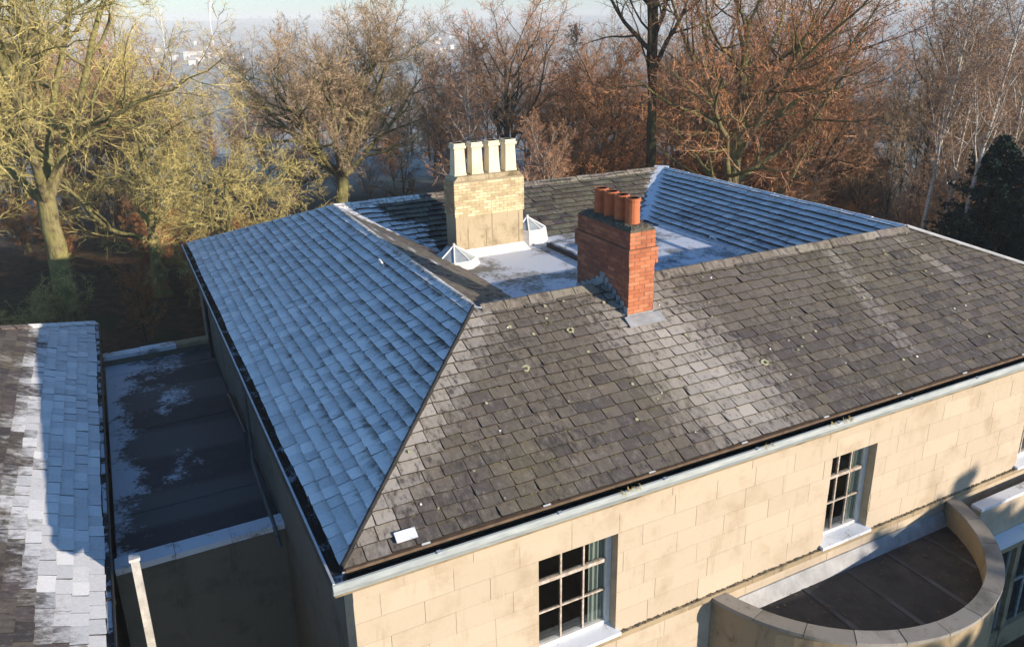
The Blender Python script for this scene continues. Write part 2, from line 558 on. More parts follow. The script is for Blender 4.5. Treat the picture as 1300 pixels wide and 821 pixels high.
def build_ground():
    rs = np.concatenate([[0], 5 * (6000 / 5) ** (np.arange(110) / 109)])
    na = 144
    V = [(8, 8, gh(8, 8))]
    for r in rs[1:]:
        a = np.arange(na) * 2 * np.pi / na
        x, y = 8 + r * np.cos(a), 8 + r * np.sin(a)
        V += list(zip(x, y, terrain_h(x, y)))
    F = [(0, 1 + i, 1 + (i + 1) % na) for i in range(na)]
    for k in range(len(rs) - 2):
        b, c = 1 + k * na, 1 + (k + 1) * na
        F += [(b + i, c + i, c + (i + 1) % na, b + (i + 1) % na) for i in range(na)]
    t = NT('winter_ground')
    ln = t.n('ShaderNodeVectorMath', operation='DISTANCE')
    t.link(t.geo.outputs['Position'], ln.inputs[0])
    ln.inputs[1].default_value = (8, 8, -7)
    d = ln.outputs['Value']
    litter = t.ramp(t.noise(2.2, 6, .7), [(.3, (.035, .024, .014)), (.5, (.085, .052, .028)), (.7, (.15, .085, .04))])
    litter = t.mix(t.ss(t.noise(.35, 3), .52, .66), litter, (.045, .05, .022))
    field = t.ramp(t.noise(.03, 6, .6), [(.3, (.12, .14, .08)), (.42, (.34, .35, .30)), (.55, (.56, .58, .57)), (.68, (.46, .46, .42)), (.8, (.20, .17, .11))])
    field = t.mix(t.math('MULTIPLY', t.ss(t.noise(.9, 5, .7), .45, .65), .5), field, (.10, .105, .055))
    vo = t.n('ShaderNodeTexVoronoi')
    t.link(t.geo.outputs['Position'], vo.inputs['Vector'])
    vo.inputs['Scale'].default_value = .0045
    patch = t.mix(.45, field, t.ramp(vo.outputs['Color'], [(.2, (.28, .31, .26)), (.5, (.54, .56, .54)), (.8, (.27, .24, .19))]))
    c = t.mix(t.ss(t.math('ADD', d, t.math('MULTIPLY', t.noise(.05, 3), 40)), 62, 95), litter, patch)
    t.bump(t.noise(6, 5), .8, .08)
    m = t.done(c, .95, .1)
    o = link('ground', mesh_np('ground', np.array(V), F, [m], smooth=True))
    o['kind'] = 'structure'
build_ground()

# ------------------------------------------------------------------ the house: main shape
XR, YB = 19.0, 17.6                    # right and back eaves
A0, A1, A2, A3 = (0, 0, 0), (XR, 0, 0), (XR, YB, 0), (0, YB, 0)
ZR = 1.853
C0, E0, F0, D0 = (3.32, 3.19, ZR), (14.12, 3.19, ZR), (14.12, 12.23, ZR), (3.32, 12.23, ZR)
WZ = .80                               # level of the sunken flat
W0, W1, W2, W3 = (5.45, 5.35, WZ), (11.95, 5.35, WZ), (11.95, 10.08, WZ), (5.45, 10.08, WZ)
G = -7.2
house = thing('stone_house', 'pale sandstone house under a frosted hipped slate roof with two chimneys', 'house', (0, 0, G))
HB = (0, 0, G)
roof = MB()
def quad(mb, pts, **kw):
    mb.add(pts, [tuple(range(len(pts)))], **kw)
for f in ((A0, A1, E0, C0), (A1, A2, F0, E0), (A2, A3, D0, F0), (A3, A0, C0, D0), (C0, E0, W1, W0), (E0, F0, W2, W1), (F0, D0, W3, W2), (D0, C0, W0, W3)):
    quad(roof, [Vector(p) - Vector((0, 0, .02)) for p in f], tone=.1)
roof_o = roof.build('roof', [M['black']], house, HB)

def seg_d(p, a, b):
    ax, ay = b[0] - a[0], b[1] - a[1]
    t = max(0, min(1, ((p[0] - a[0]) * ax + (p[1] - a[1]) * ay) / (ax * ax + ay * ay)))
    return math.hypot(p[0] - a[0] - ax * t, p[1] - a[1] - ay * t)
def front_pale(c):
    v = 0
    v = max(v, 1.05 - seg_d(c, (6.35, 2.25), (6.95, .55)) / 1.35)            # lead wash below the red chimney
    v = max(v, .95 - seg_d(c, (.5, .45), (3.2, 3.0)) / .55)              # along the mitred hip
    v = max(v, .42 - seg_d(c, (11.5, 2.9), (11.2, .7)) / .8)
    v = max(v, .4 - seg_d(c, (13.6, 2.9), (14.2, 1.6)) / .4)
    v = max(v, .55 - seg_d(c, (6.2, 2.4), (6.9, 2.35)) / .4)
    return max(0, min(1, v)) ** .8
def front_tone(c, rng):
    wet = (1 - min(1, c[1] / 2.4)) * .75 + max(0, (c[0] - 8) / 10) * .35
    if rng.random() < wet:
        return rng.choice((.20, .22, .24, .26, .28, .23, .25))
    return rng.choice((.38, .4, .42, .44, .46, .39, .43, .45, .41, .36))
def front_frost(p, q, c):
    return .0
def left_frost(p, q, c):
    f = 1.16
    f -= .12 * max(0, 1 - seg_d(p, (2.6, 2.2), (1.6, 3.6)) / 1.6)
    f -= .28 * max(0, 1 - seg_d(p, (3.3, 4.5), (3.3, 9)) / .35)
    f += .16 * (1 if p[0] < .5 else 0)
    return f
def inner_right_frost(p, q, c):
    return 1.12 - .30 * max(0, 1 - seg_d(p, (12.4, 9.0), (12.7, 5.5)) / 1.2)
def inner_back_frost(p, q, c):
    if p[0] < 5.6:
        f = .95 - max(0, (p[0] - 4.6)) * .3
        if seg_d(p, (5.0, 12.0), (6.6, 11.0)) < .55:
            f = .1
        return f
    d = seg_d(p, (14.0, 12.1), (12.0, 10.1))
    return .85 - d * 1.3
def mossy_tone(c, rng):
    return rng.choice((.86, .9, .88, .15, .3, .1, .85, .55))
def inner_left_frost(p, q, c):
    k = (p[0] - 3.33) * .67 - (p[1] - 3.19) * .49        # shaded corner behind the front ridge
    return .9 if k > 0 else max(0, .75 - seg_d(p, (3.7, 10.5), (4.6, 6.2)) / .22)
front = facet_slates((A0, A1, E0, C0), .205, .31, front_frost, front_pale, front_tone, 1, gap=.0065, lift=.048, thick=.030, ragged=.006, var=.8)
left = facet_slates((A3, A0, C0, D0), .215, .30, left_frost, None, None, 2, lift=.088, thick=.052, gap=.0028, shel=.42, ragged=.004, var=.25, jit=.16)
ir = facet_slates((W2, W1, E0, F0)[0:2] + (E0, F0), .21, .34, inner_right_frost, None, None, 3, lift=.085, thick=.034, shel=.10, gap=.003, ragged=.004, var=.3)
ib = facet_slates((W3, W2, F0, D0), .21, .34, inner_back_frost, None, mossy_tone, 4, lift=.06, thick=.036)
il = facet_slates((W0, W3, D0, C0), .21, .34, inner_left_frost, None, lambda c, r: r.choice((.3, .45, .55, .72, .6, .9)), 5)
inf = facet_slates((W1, W0, C0, E0), .21, .34, lambda p, q, c: .9, None, None, 6)
rr = facet_slates((A1, A2, F0, E0), .215, .34, None, None, front_tone, 7)
bk = facet_slates((A2, A3, D0, F0), .215, .34, lambda p, q, c: .9, None, None, 8)
for lst in (inf, rr, bk):
    for p in lst:
        p['hid'] = True
slots = {}
for nm, lst in (('front', front), ('left', left), ('inner', ir + ib + il), ('hidden', inf + rr + bk)):
    for p in lst:
        p['slope'] = nm
emit_pieces(front + left + ir + ib + il + inf + rr + bk, 300, lambda p: roof_o, 'slate', 'slate_field', [M['slate']], HB)

# ridge tiles
def ridge_tiles(p, q, nA, nB, L, frost, tone, wing=.17):
    p, q = Vector(p), Vector(q)
    d = (q - p).normalized()
    n = max(1, round((q - p).length / L))
    step = (q - p).length / n
    for i in range(n):
        a = p + d * (i * step + .006)
        b = p + d * ((i + 1) * step - .012)
        j = random.uniform(-.008, .008)
        up = Vector((0, 0, .05 + j))
        t0 = .02
        wa, wb = Vector(nA) * wing, Vector(nB) * wing
        prof = [wa + up - Vector((0, 0, t0)), wa + up, up + Vector((0, 0, .03)) + wa * .12, up + Vector((0, 0, .03)) + wb * .12, wb + up, wb + up - Vector((0, 0, t0)), up - Vector((0, 0, .015))]
        k = len(prof)
        V = [a + x for x in prof] + [b + x for x in prof]
        F = [tuple(range(k))[::-1], tuple(range(k, 2 * k))] + [(s, (s + 1) % k, k + (s + 1) % k, k + s) for s in range(k)]
        MB().add(V, F, tone(), frost(i / n) + random.uniform(-.1, .1) if frost(i / n) > .05 else 0, random.uniform(0, .35)).build('ridge_tile', [M['slate']], roof_o, HB)
s30, c30 = .5, .866
dnS, dnW = Vector((0, -c30, -s30)), Vector((-c30, 0, -s30))
dnN, dnE = Vector((0, .9, -.43)), Vector((.9, 0, -.43))
grey = lambda: random.choice((.45, .5, .6, .95, .55))
ridge_tiles(Vector(C0) + Vector((.1, 0, 0)), Vector((5.72, 3.19, ZR)), dnS, dnN, .5, lambda t: 0, grey)
ridge_tiles(Vector((6.72, 3.19, ZR)), Vector(E0), dnS, dnN, .5, lambda t: 0, grey)
ridge_tiles(D0, C0, dnE, dnW, .46, lambda t: .62, lambda: random.choice((.2, .4, .6)))
ridge_tiles(D0, (5.75, 12.23, ZR), dnN, Vector((0, -c30, -.43)), .46, lambda t: .75, grey)
ridge_tiles((5.75, 12.23, ZR), F0, dnN, Vector((0, -c30, -.43)), .46, lambda t: 0, lambda: random.choice((.5, .6, .9)))
ridge_tiles(F0, E0, Vector((c30, 0, -.38)), Vector((-c30, 0, -.43)), .46, lambda t: .85, grey)

# hip flashings and valley leads
def strip(p, q, wdt, nrm, mat, name, lift=.05, th=.03):
    p, q, nrm = Vector(p), Vector(q), Vector(nrm).normalized()
    d = (q - p)
    L = d.length
    d.normalize()
    sd = d.cross(nrm).normalized()
    return MB().obox(p, d, sd, nrm, (0, -wdt / 2, lift - th), (L, wdt / 2, lift)).build(name, mat, roof_o, HB)
strip(A0, C0, .03, (-.3, -.3, 1), M['black'], 'hip_flashing', .105, .12)  # raised into a thin dark wall to shade the slate edges along this hip
strip(A3, D0, .11, (-.3, .3, 1), M['lead_white'], 'hip_flashing', .06)
strip(A1, E0, .12, (.2, -.3, 1), M['lead_white'], 'hip_flashing', .075)
strip(W3, D0, .26, (.3, -.3, 1), M['lead_frost'], 'valley_lead', .06)
strip(W2, F0, .46, (-.3, -.3, 1), M['coping_frost'], 'valley_lead', .105)
strip(W0, C0, .24, (.3, .3, 1), M['lead_frost'], 'valley_lead', .05)
strip(W1, E0, .24, (-.3, .3, 1), M['lead_frost'], 'valley_lead', .05)

# sunken flat
fl = MB()
fl.box(W0[0] - .2, W2[0] + .2, W0[1] - .2, W2[1] + .2, WZ - .1, WZ + .012)
fl.build('sunken_flat', M['mortarflat'], roof_o, HB)
lp = MB().box(8.15, 11.8, 5.6, 9.15, WZ, WZ + .12)
lp.build('lead_platform', M['lead_frost'], roof_o, HB)
for i in range(5):
    x = 8.2 + i * .88
    MB().bar((x, 5.62, WZ + .135), (x, 9.12, WZ + .135), .028, 6).build('lead_roll', M['lead_frost'], roof_o, HB)
MB().box(8.12, 8.15, 5.6, 9.2, WZ, WZ + .125).build('platform_edge', M['black'], roof_o, HB)
lp = MB().box(8.75, 9.95, 6.2, 8.3, WZ + .12, WZ + .26)
lp.build('roof_hatch', M['lead_frost'], roof_o, HB)

# slates that catch the eye, lichen, droppings, hoops
def slope_pt(x, y, h=.045):
    n = Vector((0, -.5, .866))
    return Vector((x, y, y * ZR / 3.19)) + n * h
def disc(x, y, r, mat, name, h=.047, ring=False):
    n = 11
    c = slope_pt(x, y, h)
    u, v = Vector((1, 0, 0)), Vector((0, .865, .502))
    P, F = [], []
    rad = [r * random.uniform(.8, 1.15) for _ in range(n)]
    for i in range(n):
        a = 2 * math.pi * i / n
        P.append(c + (u * math.cos(a) + v * math.sin(a)) * rad[i])
    if ring:
        for i in range(n):
            a = 2 * math.pi * i / n
            P.append(c + (u * math.cos(a) + v * math.sin(a)) * rad[i] * random.uniform(.35, .55))
        F = [(i, (i + 1) % n, n + (i + 1) % n, n + i) for i in range(n)]
    else:
        F = [tuple(range(n))]
    return MB().add(P, F).build(name, mat, roof_o, HB)
for x, y, r in ((4.76, 2.44, .075), (3.64, 1.96, .07), (7.98, 1.1, .08), (3.75, 2.72, .035), (4.85, 2.0, .03)):
    disc(x, y, r, M['lichen'], 'lichen_patch', ring=r > .05)
for i in range(24):
    x = random.uniform(1.2, 15)
    y = random.uniform(.1, 2.9)
    if y < x * .9 and not (5.7 < x < 6.7 and y > 2.2):
        disc(x, y, random.uniform(.008, .022), M['dropping'], 'dropping')
for i in range(70):      # small crusts of lichen, thickest towards the hip and ridge
    x = random.uniform(.6, 14)
    y = 3.1 * random.random() ** .6
    if y < x * .92 and not (5.7 < x < 6.7 and y > 2.2):
        disc(x, y, random.uniform(.012, .032), M['lichen'], 'lichen_patch', h=.05)
mb = MB()
for i in range(1500):    # moss along the slate butts
    x = random.uniform(.5, 15.5)
    r_ = random.randint(1, 17)
    y = (r_ * .205 + random.uniform(-.012, .004)) * .865
    if y > min(x * .95, 3.1) or (5.7 < x < 6.75 and y > 2.1) or math.sin(x * 1.7 + y * 2.3) + math.sin(x * .6 - y * 1.1) < random.uniform(-1.2, .9):
        continue
    c = slope_pt(x, y, random.uniform(.026, .044))
    a_, b_ = random.uniform(.012, .04), random.uniform(.006, .013)
    mb.add([c + Vector((-a_, 0, -b_ * .3)), c + Vector((0, -b_, 0)), c + Vector((a_, 0, -b_ * .3)), c + Vector((0, b_ * .4, b_))], [(0, 1, 3), (1, 2, 3), (0, 2, 1)])
tag(mb.build('moss', M['roofmoss'], roof_o, HB), kind='stuff')
ps = slope_pt(.87, .10, .062)
MB().obox(ps, (1, 0, 0), (0, .865, .502), (0, -.5, .866), (-.14, -.03, 0), (.15, .12, .008)).build('slipped_pale_slate', M['lead_frost'], roof_o, HB)
def hoop(p, u, up, name='lead_tab'):
    p, u, up = Vector(p), Vector(u).normalized(), Vector(up).normalized()
    mb = MB()
    pts = [p + u * (math.cos(a) * .13) + up * (math.sin(a) * .16) for a in np.linspace(0, math.pi, 8)]
    for a, b in zip(pts, pts[1:]):
        mb.bar(a, b, .022, 6)
    mb.build(name, M['white'], roof_o, HB)
hoop((2.95, 7.0, 1.68), (0, 1, 0), (-.5, -.2, .9))
hoop((12.05, 7.2, .9), (0, 1, 0), (-.6, 0, .8))

# gutters and eaves
gl = MB()
gl.box(-.165, .02, -.19, YB + .2, -.16, -.11)
gl.box(-.015, .03, .02, YB, -.13, -.01)
gutter = gl.build('gutter', M['gutter_in'], house, HB)
MB().box(-.185, -.165, -.20, YB + .2, -.20, -.025).build('gutter_front', [M['black']], gutter, HB)
MB().box(-.192, -.163, -.205, YB + .2, -.024, -.008).build('gutter_lip', [M['gutter_pale']], gutter, HB)
gf = MB()
gf.box(.03, XR + .2, -.19, .02, -.17, -.13)
gutter2 = gf.build('gutter', M['void'], house, HB)
MB().obox((0.02, 0, 0), (1, 0, 0), (0, 1, 0), (0, 0, 1), (0, -.055, -.035), (XR, .03, .008)).build('eave_fillet', M['rust'], gutter2, HB)
gp = MB().prism([(-.235, -.17), (-.185, -.17), (-.185, -.035), (-.20, -.022), (-.225, -.03), (-.255, -.10)], 'x', -.20, XR + .2)
gp.build('gutter_front', M['gutter_lip'], gutter2, HB)
for i in range(10):
    x = 1.2 + i * 1.82
    MB().obox((x, -.21, -.02), (1, 0, 0), (0, 1, 0), (0, 0, 1), (-.03, -.04, -.012), (.03, .02, .004)).build('gutter_joint', M['gutter_pale'], gutter2, HB)
    MB().obox((x - .1, -.02, .01), (1, 0, 0), (0, .86, .5), (0, -.5, .86), (-.06, -.035, 0), (.06, .01, .008)).build('gutter_joint', M['gutter_pale'], gutter2, HB)
co = MB().prism([(.1, -.34), (-.10, -.31), (-.16, -.26), (-.20, -.172), (.1, -.172)], 'x', -.17, XR + .1)
co.build('cornice', M['stone_dark'], house, HB)
cl = MB().prism([(.12, -.40), (-.04, -.36), (-.15, -.23), (-.15, -.202), (-.15, -.162), (.12, -.162)], 'y', .1, YB + .2)
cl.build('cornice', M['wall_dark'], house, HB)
for i in range(7):     # grass tufts in the gutter
    x = random.choice((4.2, 8.4, 8.6, 12.0, 12.15, 15.0, 6.9)) + random.uniform(-.1, .1)
    mb = MB()
    for k in range(26):
        a = Vector((x + random.uniform(-.12, .12), -.22, -.03))
        b = a + Vector((random.uniform(-.07, .07), random.uniform(-.09, .02), random.uniform(-.06, .10)))
        mb.add([a, a + Vector((.012, 0, 0)), b], [(0, 1, 2)])
    tag(mb.build('gutter_grass', M['twig_oak'], gutter2, HB), kind='stuff')

# ------------------------------------------------------------------ front wall of the house
WY = .10
wins = [(2.85, 4.24, -.995, -2.87), (8.83, 9.98, -.993, -2.87), (14.62, 15.8, -.991, -2.87)]
wall = MB()
segs = [0.1]
for a, b, t, bt in wins:
    segs += [a, b]
segs.append(XR - .1)
core = MB()
prev = .1
for a, b, t, bt in wins:
    core.box(prev, a, WY + .007, WY + .5, G, -.36)
    core.box(a, b, WY + .007, WY + .5, t, -.36)
    core.box(a, b, WY + .007, WY + .5, G, bt)
    prev = b
core.box(prev, XR - .1, WY + .007, WY + .5, G, -.36)
fw = core.build('front_wall', M['joint'], house, HB)
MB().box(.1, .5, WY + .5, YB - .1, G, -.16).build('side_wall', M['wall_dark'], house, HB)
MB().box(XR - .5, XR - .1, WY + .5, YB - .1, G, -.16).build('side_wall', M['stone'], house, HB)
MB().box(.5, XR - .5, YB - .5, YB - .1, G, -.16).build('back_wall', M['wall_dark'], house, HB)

stones = []
def stone_piece(x0, x1, z0, z1, dy=0, lst=stones):
    j = random.choice((.0009, .0012, .0022))
    dy += random.uniform(-.0015, .0015)
    b = .003
    x0, x1, z0, z1 = x0 + j, x1 - j, z0 + j, z1 - j
    P = [(x0, WY + .02, z0), (x1, WY + .02, z0), (x1, WY + .02, z1), (x0, WY + .02, z1)]
    P += [(x0, WY + dy + b, z0), (x1, WY + dy + b, z0), (x1, WY + dy + b, z1), (x0, WY + dy + b, z1)]
    P += [(x0 + b, WY + dy, z0 + b), (x1 - b, WY + dy, z0 + b), (x1 - b, WY + dy, z1 - b), (x0 + b, WY + dy, z1 - b)]
    F = [(8, 9, 10, 11)]
    for k in range(4):
        F += [(4 + k, 4 + (k + 1) % 4, 8 + (k + 1) % 4, 8 + k), (k, (k + 1) % 4, 4 + (k + 1) % 4, 4 + k)]
    lst.append(dict(v=P, f=F, tone=random.random(), frost=0, pale=0, c=Vector(((x0 + x1) / 2, WY, (z0 + z1) / 2)), n=Vector((0, -1, 0)), area=(x1 - x0) * (z1 - z0)))
def course(z0, z1, L, off, dy=0):
    x = .1 - off
    while x < XR - .1:
        l = L * random.uniform(.85, 1.15)
        a, b = max(x, .1), min(x + l, XR - .1)
        x += l
        if b - a < .05:
            continue
        cuts = [(a, b)]
        for (wa, wb, t, bt) in wins:
            if z0 < t - .02 and z1 > bt + .02:
                cuts = [c for (p, q) in cuts for c in ((p, min(q, wa)), (max(p, wb), q)) if c[1] - c[0] > .04]
        for p, q in cuts:
            stone_piece(p, q, z0, z1, dy)
x = .1
course(-.62, -.36, 1.7, 0, -.02)
zs = [-.62, -.99, -1.36, -1.73, -2.10, -2.47, -2.88]
for i in range(6):
    course(zs[i + 1], zs[i], .95, .0 if i % 2 else .48)
zz = -2.98
i = 0
while zz > -7.0:
    course(zz - .37, zz, .95, 0 if i % 2 else .48)
    zz -= .37
    i += 1
emit_pieces(stones, 300, lambda p: fw, 'stone_block', 'stonework', [M['stone']], HB)
# string course at sill level, broken moss on it
x = .1
while x < XR - .1:
    l = min(1.4, XR - .1 - x)
    MB().box(x + .003, x + l - .003, WY - .05, WY + .02, -2.98, -2.88, tone=random.random(), jit=.002).build('string_course', M['stone_dark'], fw, HB)
    x += l
mb = MB()
for k in range(900):
    x = random.uniform(.3, XR - .3)
    r = random.uniform(.008, .028)
    c = Vector((x, WY - random.uniform(.0, .052), -2.88 + random.uniform(-.004, .012)))
    mb.add([c + Vector((-r, 0, 0)), c + Vector((0, -r * .7, r * .3)), c + Vector((r, 0, 0)), c + Vector((0, r * .5, r * 1.2))], [(0, 1, 3), (1, 2, 3), (0, 1, 2)])
tag(mb.build('moss', M['flaunch'], fw, HB), kind='stuff')

def sash_window(a, b, t, bt):
    y = WY + .17
    r = MB()
    w = MB()
    fr = MB()
    z_s = bt + .09
    fr.box(a + .002, a + .085, y, y + .10, z_s, t - .002)
    fr.box(b - .085, b - .002, y, y + .10, z_s, t - .002)
    fr.box(a + .085, b - .085, y, y + .10, t - .07, t - .002)
    fr.box(a + .085, b - .085, y, y + .10, z_s, z_s + .07)
    win = fr.build('window', M['white'], house, HB)
    win['label'] = 'white sash window of nine panes in the stone front'
    MB().prism([(WY - .09, bt - .0), (WY - .09, bt + .06), (WY + .17, bt + .10), (WY + .17, bt + .0)], 'x', a - .06, b + .06).build('sill', M['coping_frost'], win, HB)
    hgt = t - .07 - z_s - .07
    zr = [z_s + .07, z_s + .07 + hgt * .36, z_s + .07 + hgt * .70, t - .07]
    xs = [a + .085 + (b - a - .17) * k / 3 for k in range(4)]
    for k in (1, 2):
        MB().box(xs[k] - .014, xs[k] + .014, y + .02, y + .06, zr[0], zr[3]).build('glazing_bar', M['oldpaint'], win, HB)
    MB().box(xs[0], xs[3], y + .021, y + .059, zr[1] - .014, zr[1] + .014).build('glazing_bar', M['oldpaint'], win, HB)
    MB().box(xs[0], xs[3], y + .008, y + .072, zr[2] - .03, zr[2] + .03).build('meeting_rail', M['oldpaint'], win, HB)
    for i in range(3):
        for j in range(3):
            p = MB()
            tx, tz = random.uniform(-.006, .006), random.uniform(-.006, .006)
            x0, x1, z0, z1 = xs[i] + .012, xs[i + 1] - .012, zr[j] + .014, zr[j + 1] - .014
            p.add([(x0, y + .04, z0), (x1, y + .04 + tx, z0), (x1, y + .04 + tx + tz, z1), (x0, y + .04 + tz, z1),
                   (x0, y + .045, z0), (x1, y + .045 + tx, z0), (x1, y + .045 + tx + tz, z1), (x0, y + .045 + tz, z1)],
                  [(0, 1, 2, 3), (7, 6, 5, 4), (0, 4, 5, 1), (1, 5, 6, 2), (2, 6, 7, 3), (3, 7, 4, 0)])
            p.build('pane', M['pane'], win, HB)
    # room behind
    rm = MB()
    rm.add([(a - .3, WY + .5, bt - .3), (b + .3, WY + .5, bt - .3), (b + .3, WY + 2.2, bt - .3), (a - .3, WY + 2.2, bt - .3), (a - .3, WY + .5, t + .3), (b + .3, WY + .5, t + .3), (b + .3, WY + 2.2, t + .3), (a - .3, WY + 2.2, t + .3)],
           [(0, 1, 2, 3), (4, 7, 6, 5), (1, 5, 6, 2), (2, 6, 7, 3), (3, 7, 4, 0)])
    rm.build('room', M['roomwall'], win, HB)
    cv = MB()
    n = 12
    P = []
    for k in range(n + 1):
        xx = b - .36 + .36 * k / n
        P += [(xx, y + .09 + .02 * math.sin(k * 2.1), z_s + .02), (xx, y + .09 + .02 * math.sin(k * 2.1), t - .03)]
    cv.add(P, [(2 * k, 2 * k + 2, 2 * k + 3, 2 * k + 1) for k in range(n)])
    cv.build('curtain', M['curtain'], win, HB)
gp_ = NT('thin_window_pane')
tr = gp_.n('ShaderNodeBsdfTransparent')
gg = gp_.n('ShaderNodeBsdfGlossy')
gg.inputs['Roughness'].default_value = .03
fz = gp_.n('ShaderNodeLayerWeight')
fz.inputs['Blend'].default_value = .5
mx = gp_.n('ShaderNodeMixShader')
gp_.link(gp_.math('ADD', gp_.math('MULTIPLY', gp_.math('POWER', fz.outputs['Facing'], 4.0), .6), .04), mx.inputs[0])
tr.inputs[0].default_value = (.85, .88, .87, 1)
gp_.link(tr.outputs[0], mx.inputs[1])
gp_.link(gg.outputs[0], mx.inputs[2])
gp_.link(mx.outputs[0], gp_.t.nodes['Material Output'].inputs[0])
M['pane'] = gp_.m
for wn in wins:
    sash_window(*wn)

# ------------------------------------------------------------------ bow with curved parapet and the projecting block to its right
BC, BR = (9.4, .9), 3.05
def arc_pts(r, n=30):
    a1 = math.acos((WY - BC[1]) / r * 1.0) if False else None
    s = math.asin((BC[1] - WY) / r)
    angs = [math.pi + s + (math.pi - 2 * s) * k / n for k in range(n + 1)]
    return [(BC[0] + r * math.cos(a), BC[1] + r * math.sin(a)) for a in angs]
def arc_wall(r0, r1, z0, z1, name, mat, parent, n=30, **kw):
    i, o = arc_pts(r0, n), arc_pts(r1, n)
    P = [(p[0], p[1], z) for z in (z0, z1) for lst in (i, o) for p in lst]
    m = n + 1
    F = []
    for k in range(n):
        F += [(k, k + 1, 2 * m + k + 1, 2 * m + k), (m + k + 1, m + k, 3 * m + k, 3 * m + k + 1), (2 * m + k, 2 * m + k + 1, 3 * m + k + 1, 3 * m + k), (k + 1, k, m + k, m + k + 1)]
    F += [(0, 2 * m, 3 * m, m), (n, m + n, 3 * m + n, 2 * m + n)]
    return MB().add(P, F, **kw).build(name, mat, parent, HB)
bow = link('bow', None, house)
bow['label'] = 'curved flat-roofed bow with a low stone parapet'
bow_wall = arc_wall(BR, BR + .22, G, -3.0, 'bow_wall', M['stone_dark'], bow)
ci, co_ = arc_pts(BR - .03, 44), arc_pts(BR + .26, 44)
for k in range(0, 44, 4):
    P = []
    z1 = -2.93 + random.uniform(-.006, .006)
    for z in (-2.998, z1):
        for lst in (ci, co_):
            for q in range(5):
                p, p2 = Vector(lst[k + q]), Vector(lst[min(k + q + 1, 44)] if q == 0 else lst[k + q - 1])
                if q in (0, 4):
                    p = p.lerp(p2, .035)
                P.append((p.x, p.y, z))
    F = []
    for q in range(4):
        F += [(q + 1, q, 5 + q, 6 + q), (10 + q, 11 + q, 16 + q, 15 + q), (q, q + 1, 11 + q, 10 + q), (6 + q, 5 + q, 15 + q, 16 + q)]
    F += [(0, 10, 15, 5), (4, 9, 19, 14)]
    MB().add(P, F, tone=random.random()).build('coping_stone', M['coping_grey'], bow, HB)
for k in range(5):
    x = BC[0] - 2.2 + k * 1.1
    yl = BC[1] - math.sqrt(BR ** 2 - (x - BC[0]) ** 2) + .03
    MB().box(x - .05, x + .05, yl, WY - .17, -3.475, -3.46, jit=.003).build('felt_seam', M['felt'], bow, HB)
mb = MB()
for k in range(420):
    an_, rr_ = random.uniform(math.pi, 2 * math.pi), BR * (1 - random.random() ** 2 * .6) - .06
    c = Vector((BC[0] + rr_ * math.cos(an_), BC[1] + rr_ * math.sin(an_), -3.45 + random.uniform(0, .015)))
    if c.y > WY - .2:
        continue
    r, an2 = random.uniform(.01, .035), random.uniform(0, 6.3)
    d = Vector((math.cos(an2), math.sin(an2), random.uniform(-.2, .4))) * r
    e = Vector((-math.sin(an2), math.cos(an2), random.uniform(-.3, .3))) * r * .7
    mb.add([c - d, c + e, c + d, c - e], [(0, 1, 2, 3)])
tag(mb.build('dead_leaves', M['rust'], bow, HB), kind='stuff')
pts = arc_pts(BR + .01, 30)
MB().add([(p[0], p[1], -3.47) for p in pts] + [(p[0], p[1], -3.60) for p in pts], [tuple(range(31))]).build('bow_roof', M['felt2'] if 'felt2' in M else simple('dark_bow_roof', (.022, .023, .026), (.06, .055, .05), 2.5, .7, .3, .4), bow, HB)
MB().prism([(WY - .16, -3.47), (WY - .03, -3.20), (WY - .002, -3.20), (WY - .002, -3.47)], 'x', 6.5, 12.3).build('lead_flashing', M['lead'], bow, HB)
blk = link('front_extension', None, house)
blk['label'] = 'shallow projecting block with frosty coping and blue-grey windows'
FY = -.36
bx0, bx1 = 12.85, XR - .2
MB().box(bx0, bx1, FY + .16, WY - .003, -3.62, -3.45).build('extension_roof', M['lead_frost'], blk, HB)
MB().box(bx0, bx1, FY, FY + .16, -3.92, -3.12).build('parapet', M['stone'], blk, HB)
MB().box(bx0 - .03, bx1 + .03, FY - .035, FY + .2, -3.117, -3.05).build('coping', M['coping_frost'], blk, HB)
MB().prism([(FY - .30, -4.02), (FY - .30, -3.96), (FY - .003, -3.925), (FY - .003, -4.06)], 'x', bx0 - .05, bx1 + .05).build('cornice', M['coping_frost'], blk, HB)
MB().box(bx0, bx1, FY - .14, FY + .05, -4.35, -4.065).build('frieze', M['stone_dark'], blk, HB)
wx = bx0 + .1
while wx < bx1 - 1:
    wnd = MB().box(wx, wx + .16, FY - .12, FY + .1, G, -4.353).build('window_pier', M['stone_dark'], blk, HB)
    fo = MB()
    a, b = wx + .16, wx + 1.3
    for xx in (a + .03, (a + b) / 2, b - .03):
        fo.box(xx - .03, xx + .03, FY - .02, FY + .04, -6.6, -4.353)
    fo.box(a, b, FY - .018, FY + .038, -5.5, -5.44)
    wf = fo.build('window', M['gutter_lip'], blk, HB)
    MB().box(a, b, FY + .012, FY + .02, -6.6, -4.36).build('pane', M['glass'], wf, HB)
    MB().box(a, b, FY - .1, FY + .1, G, -6.603).build('window_apron', M['stone_dark'], blk, HB)
    wx += 1.3

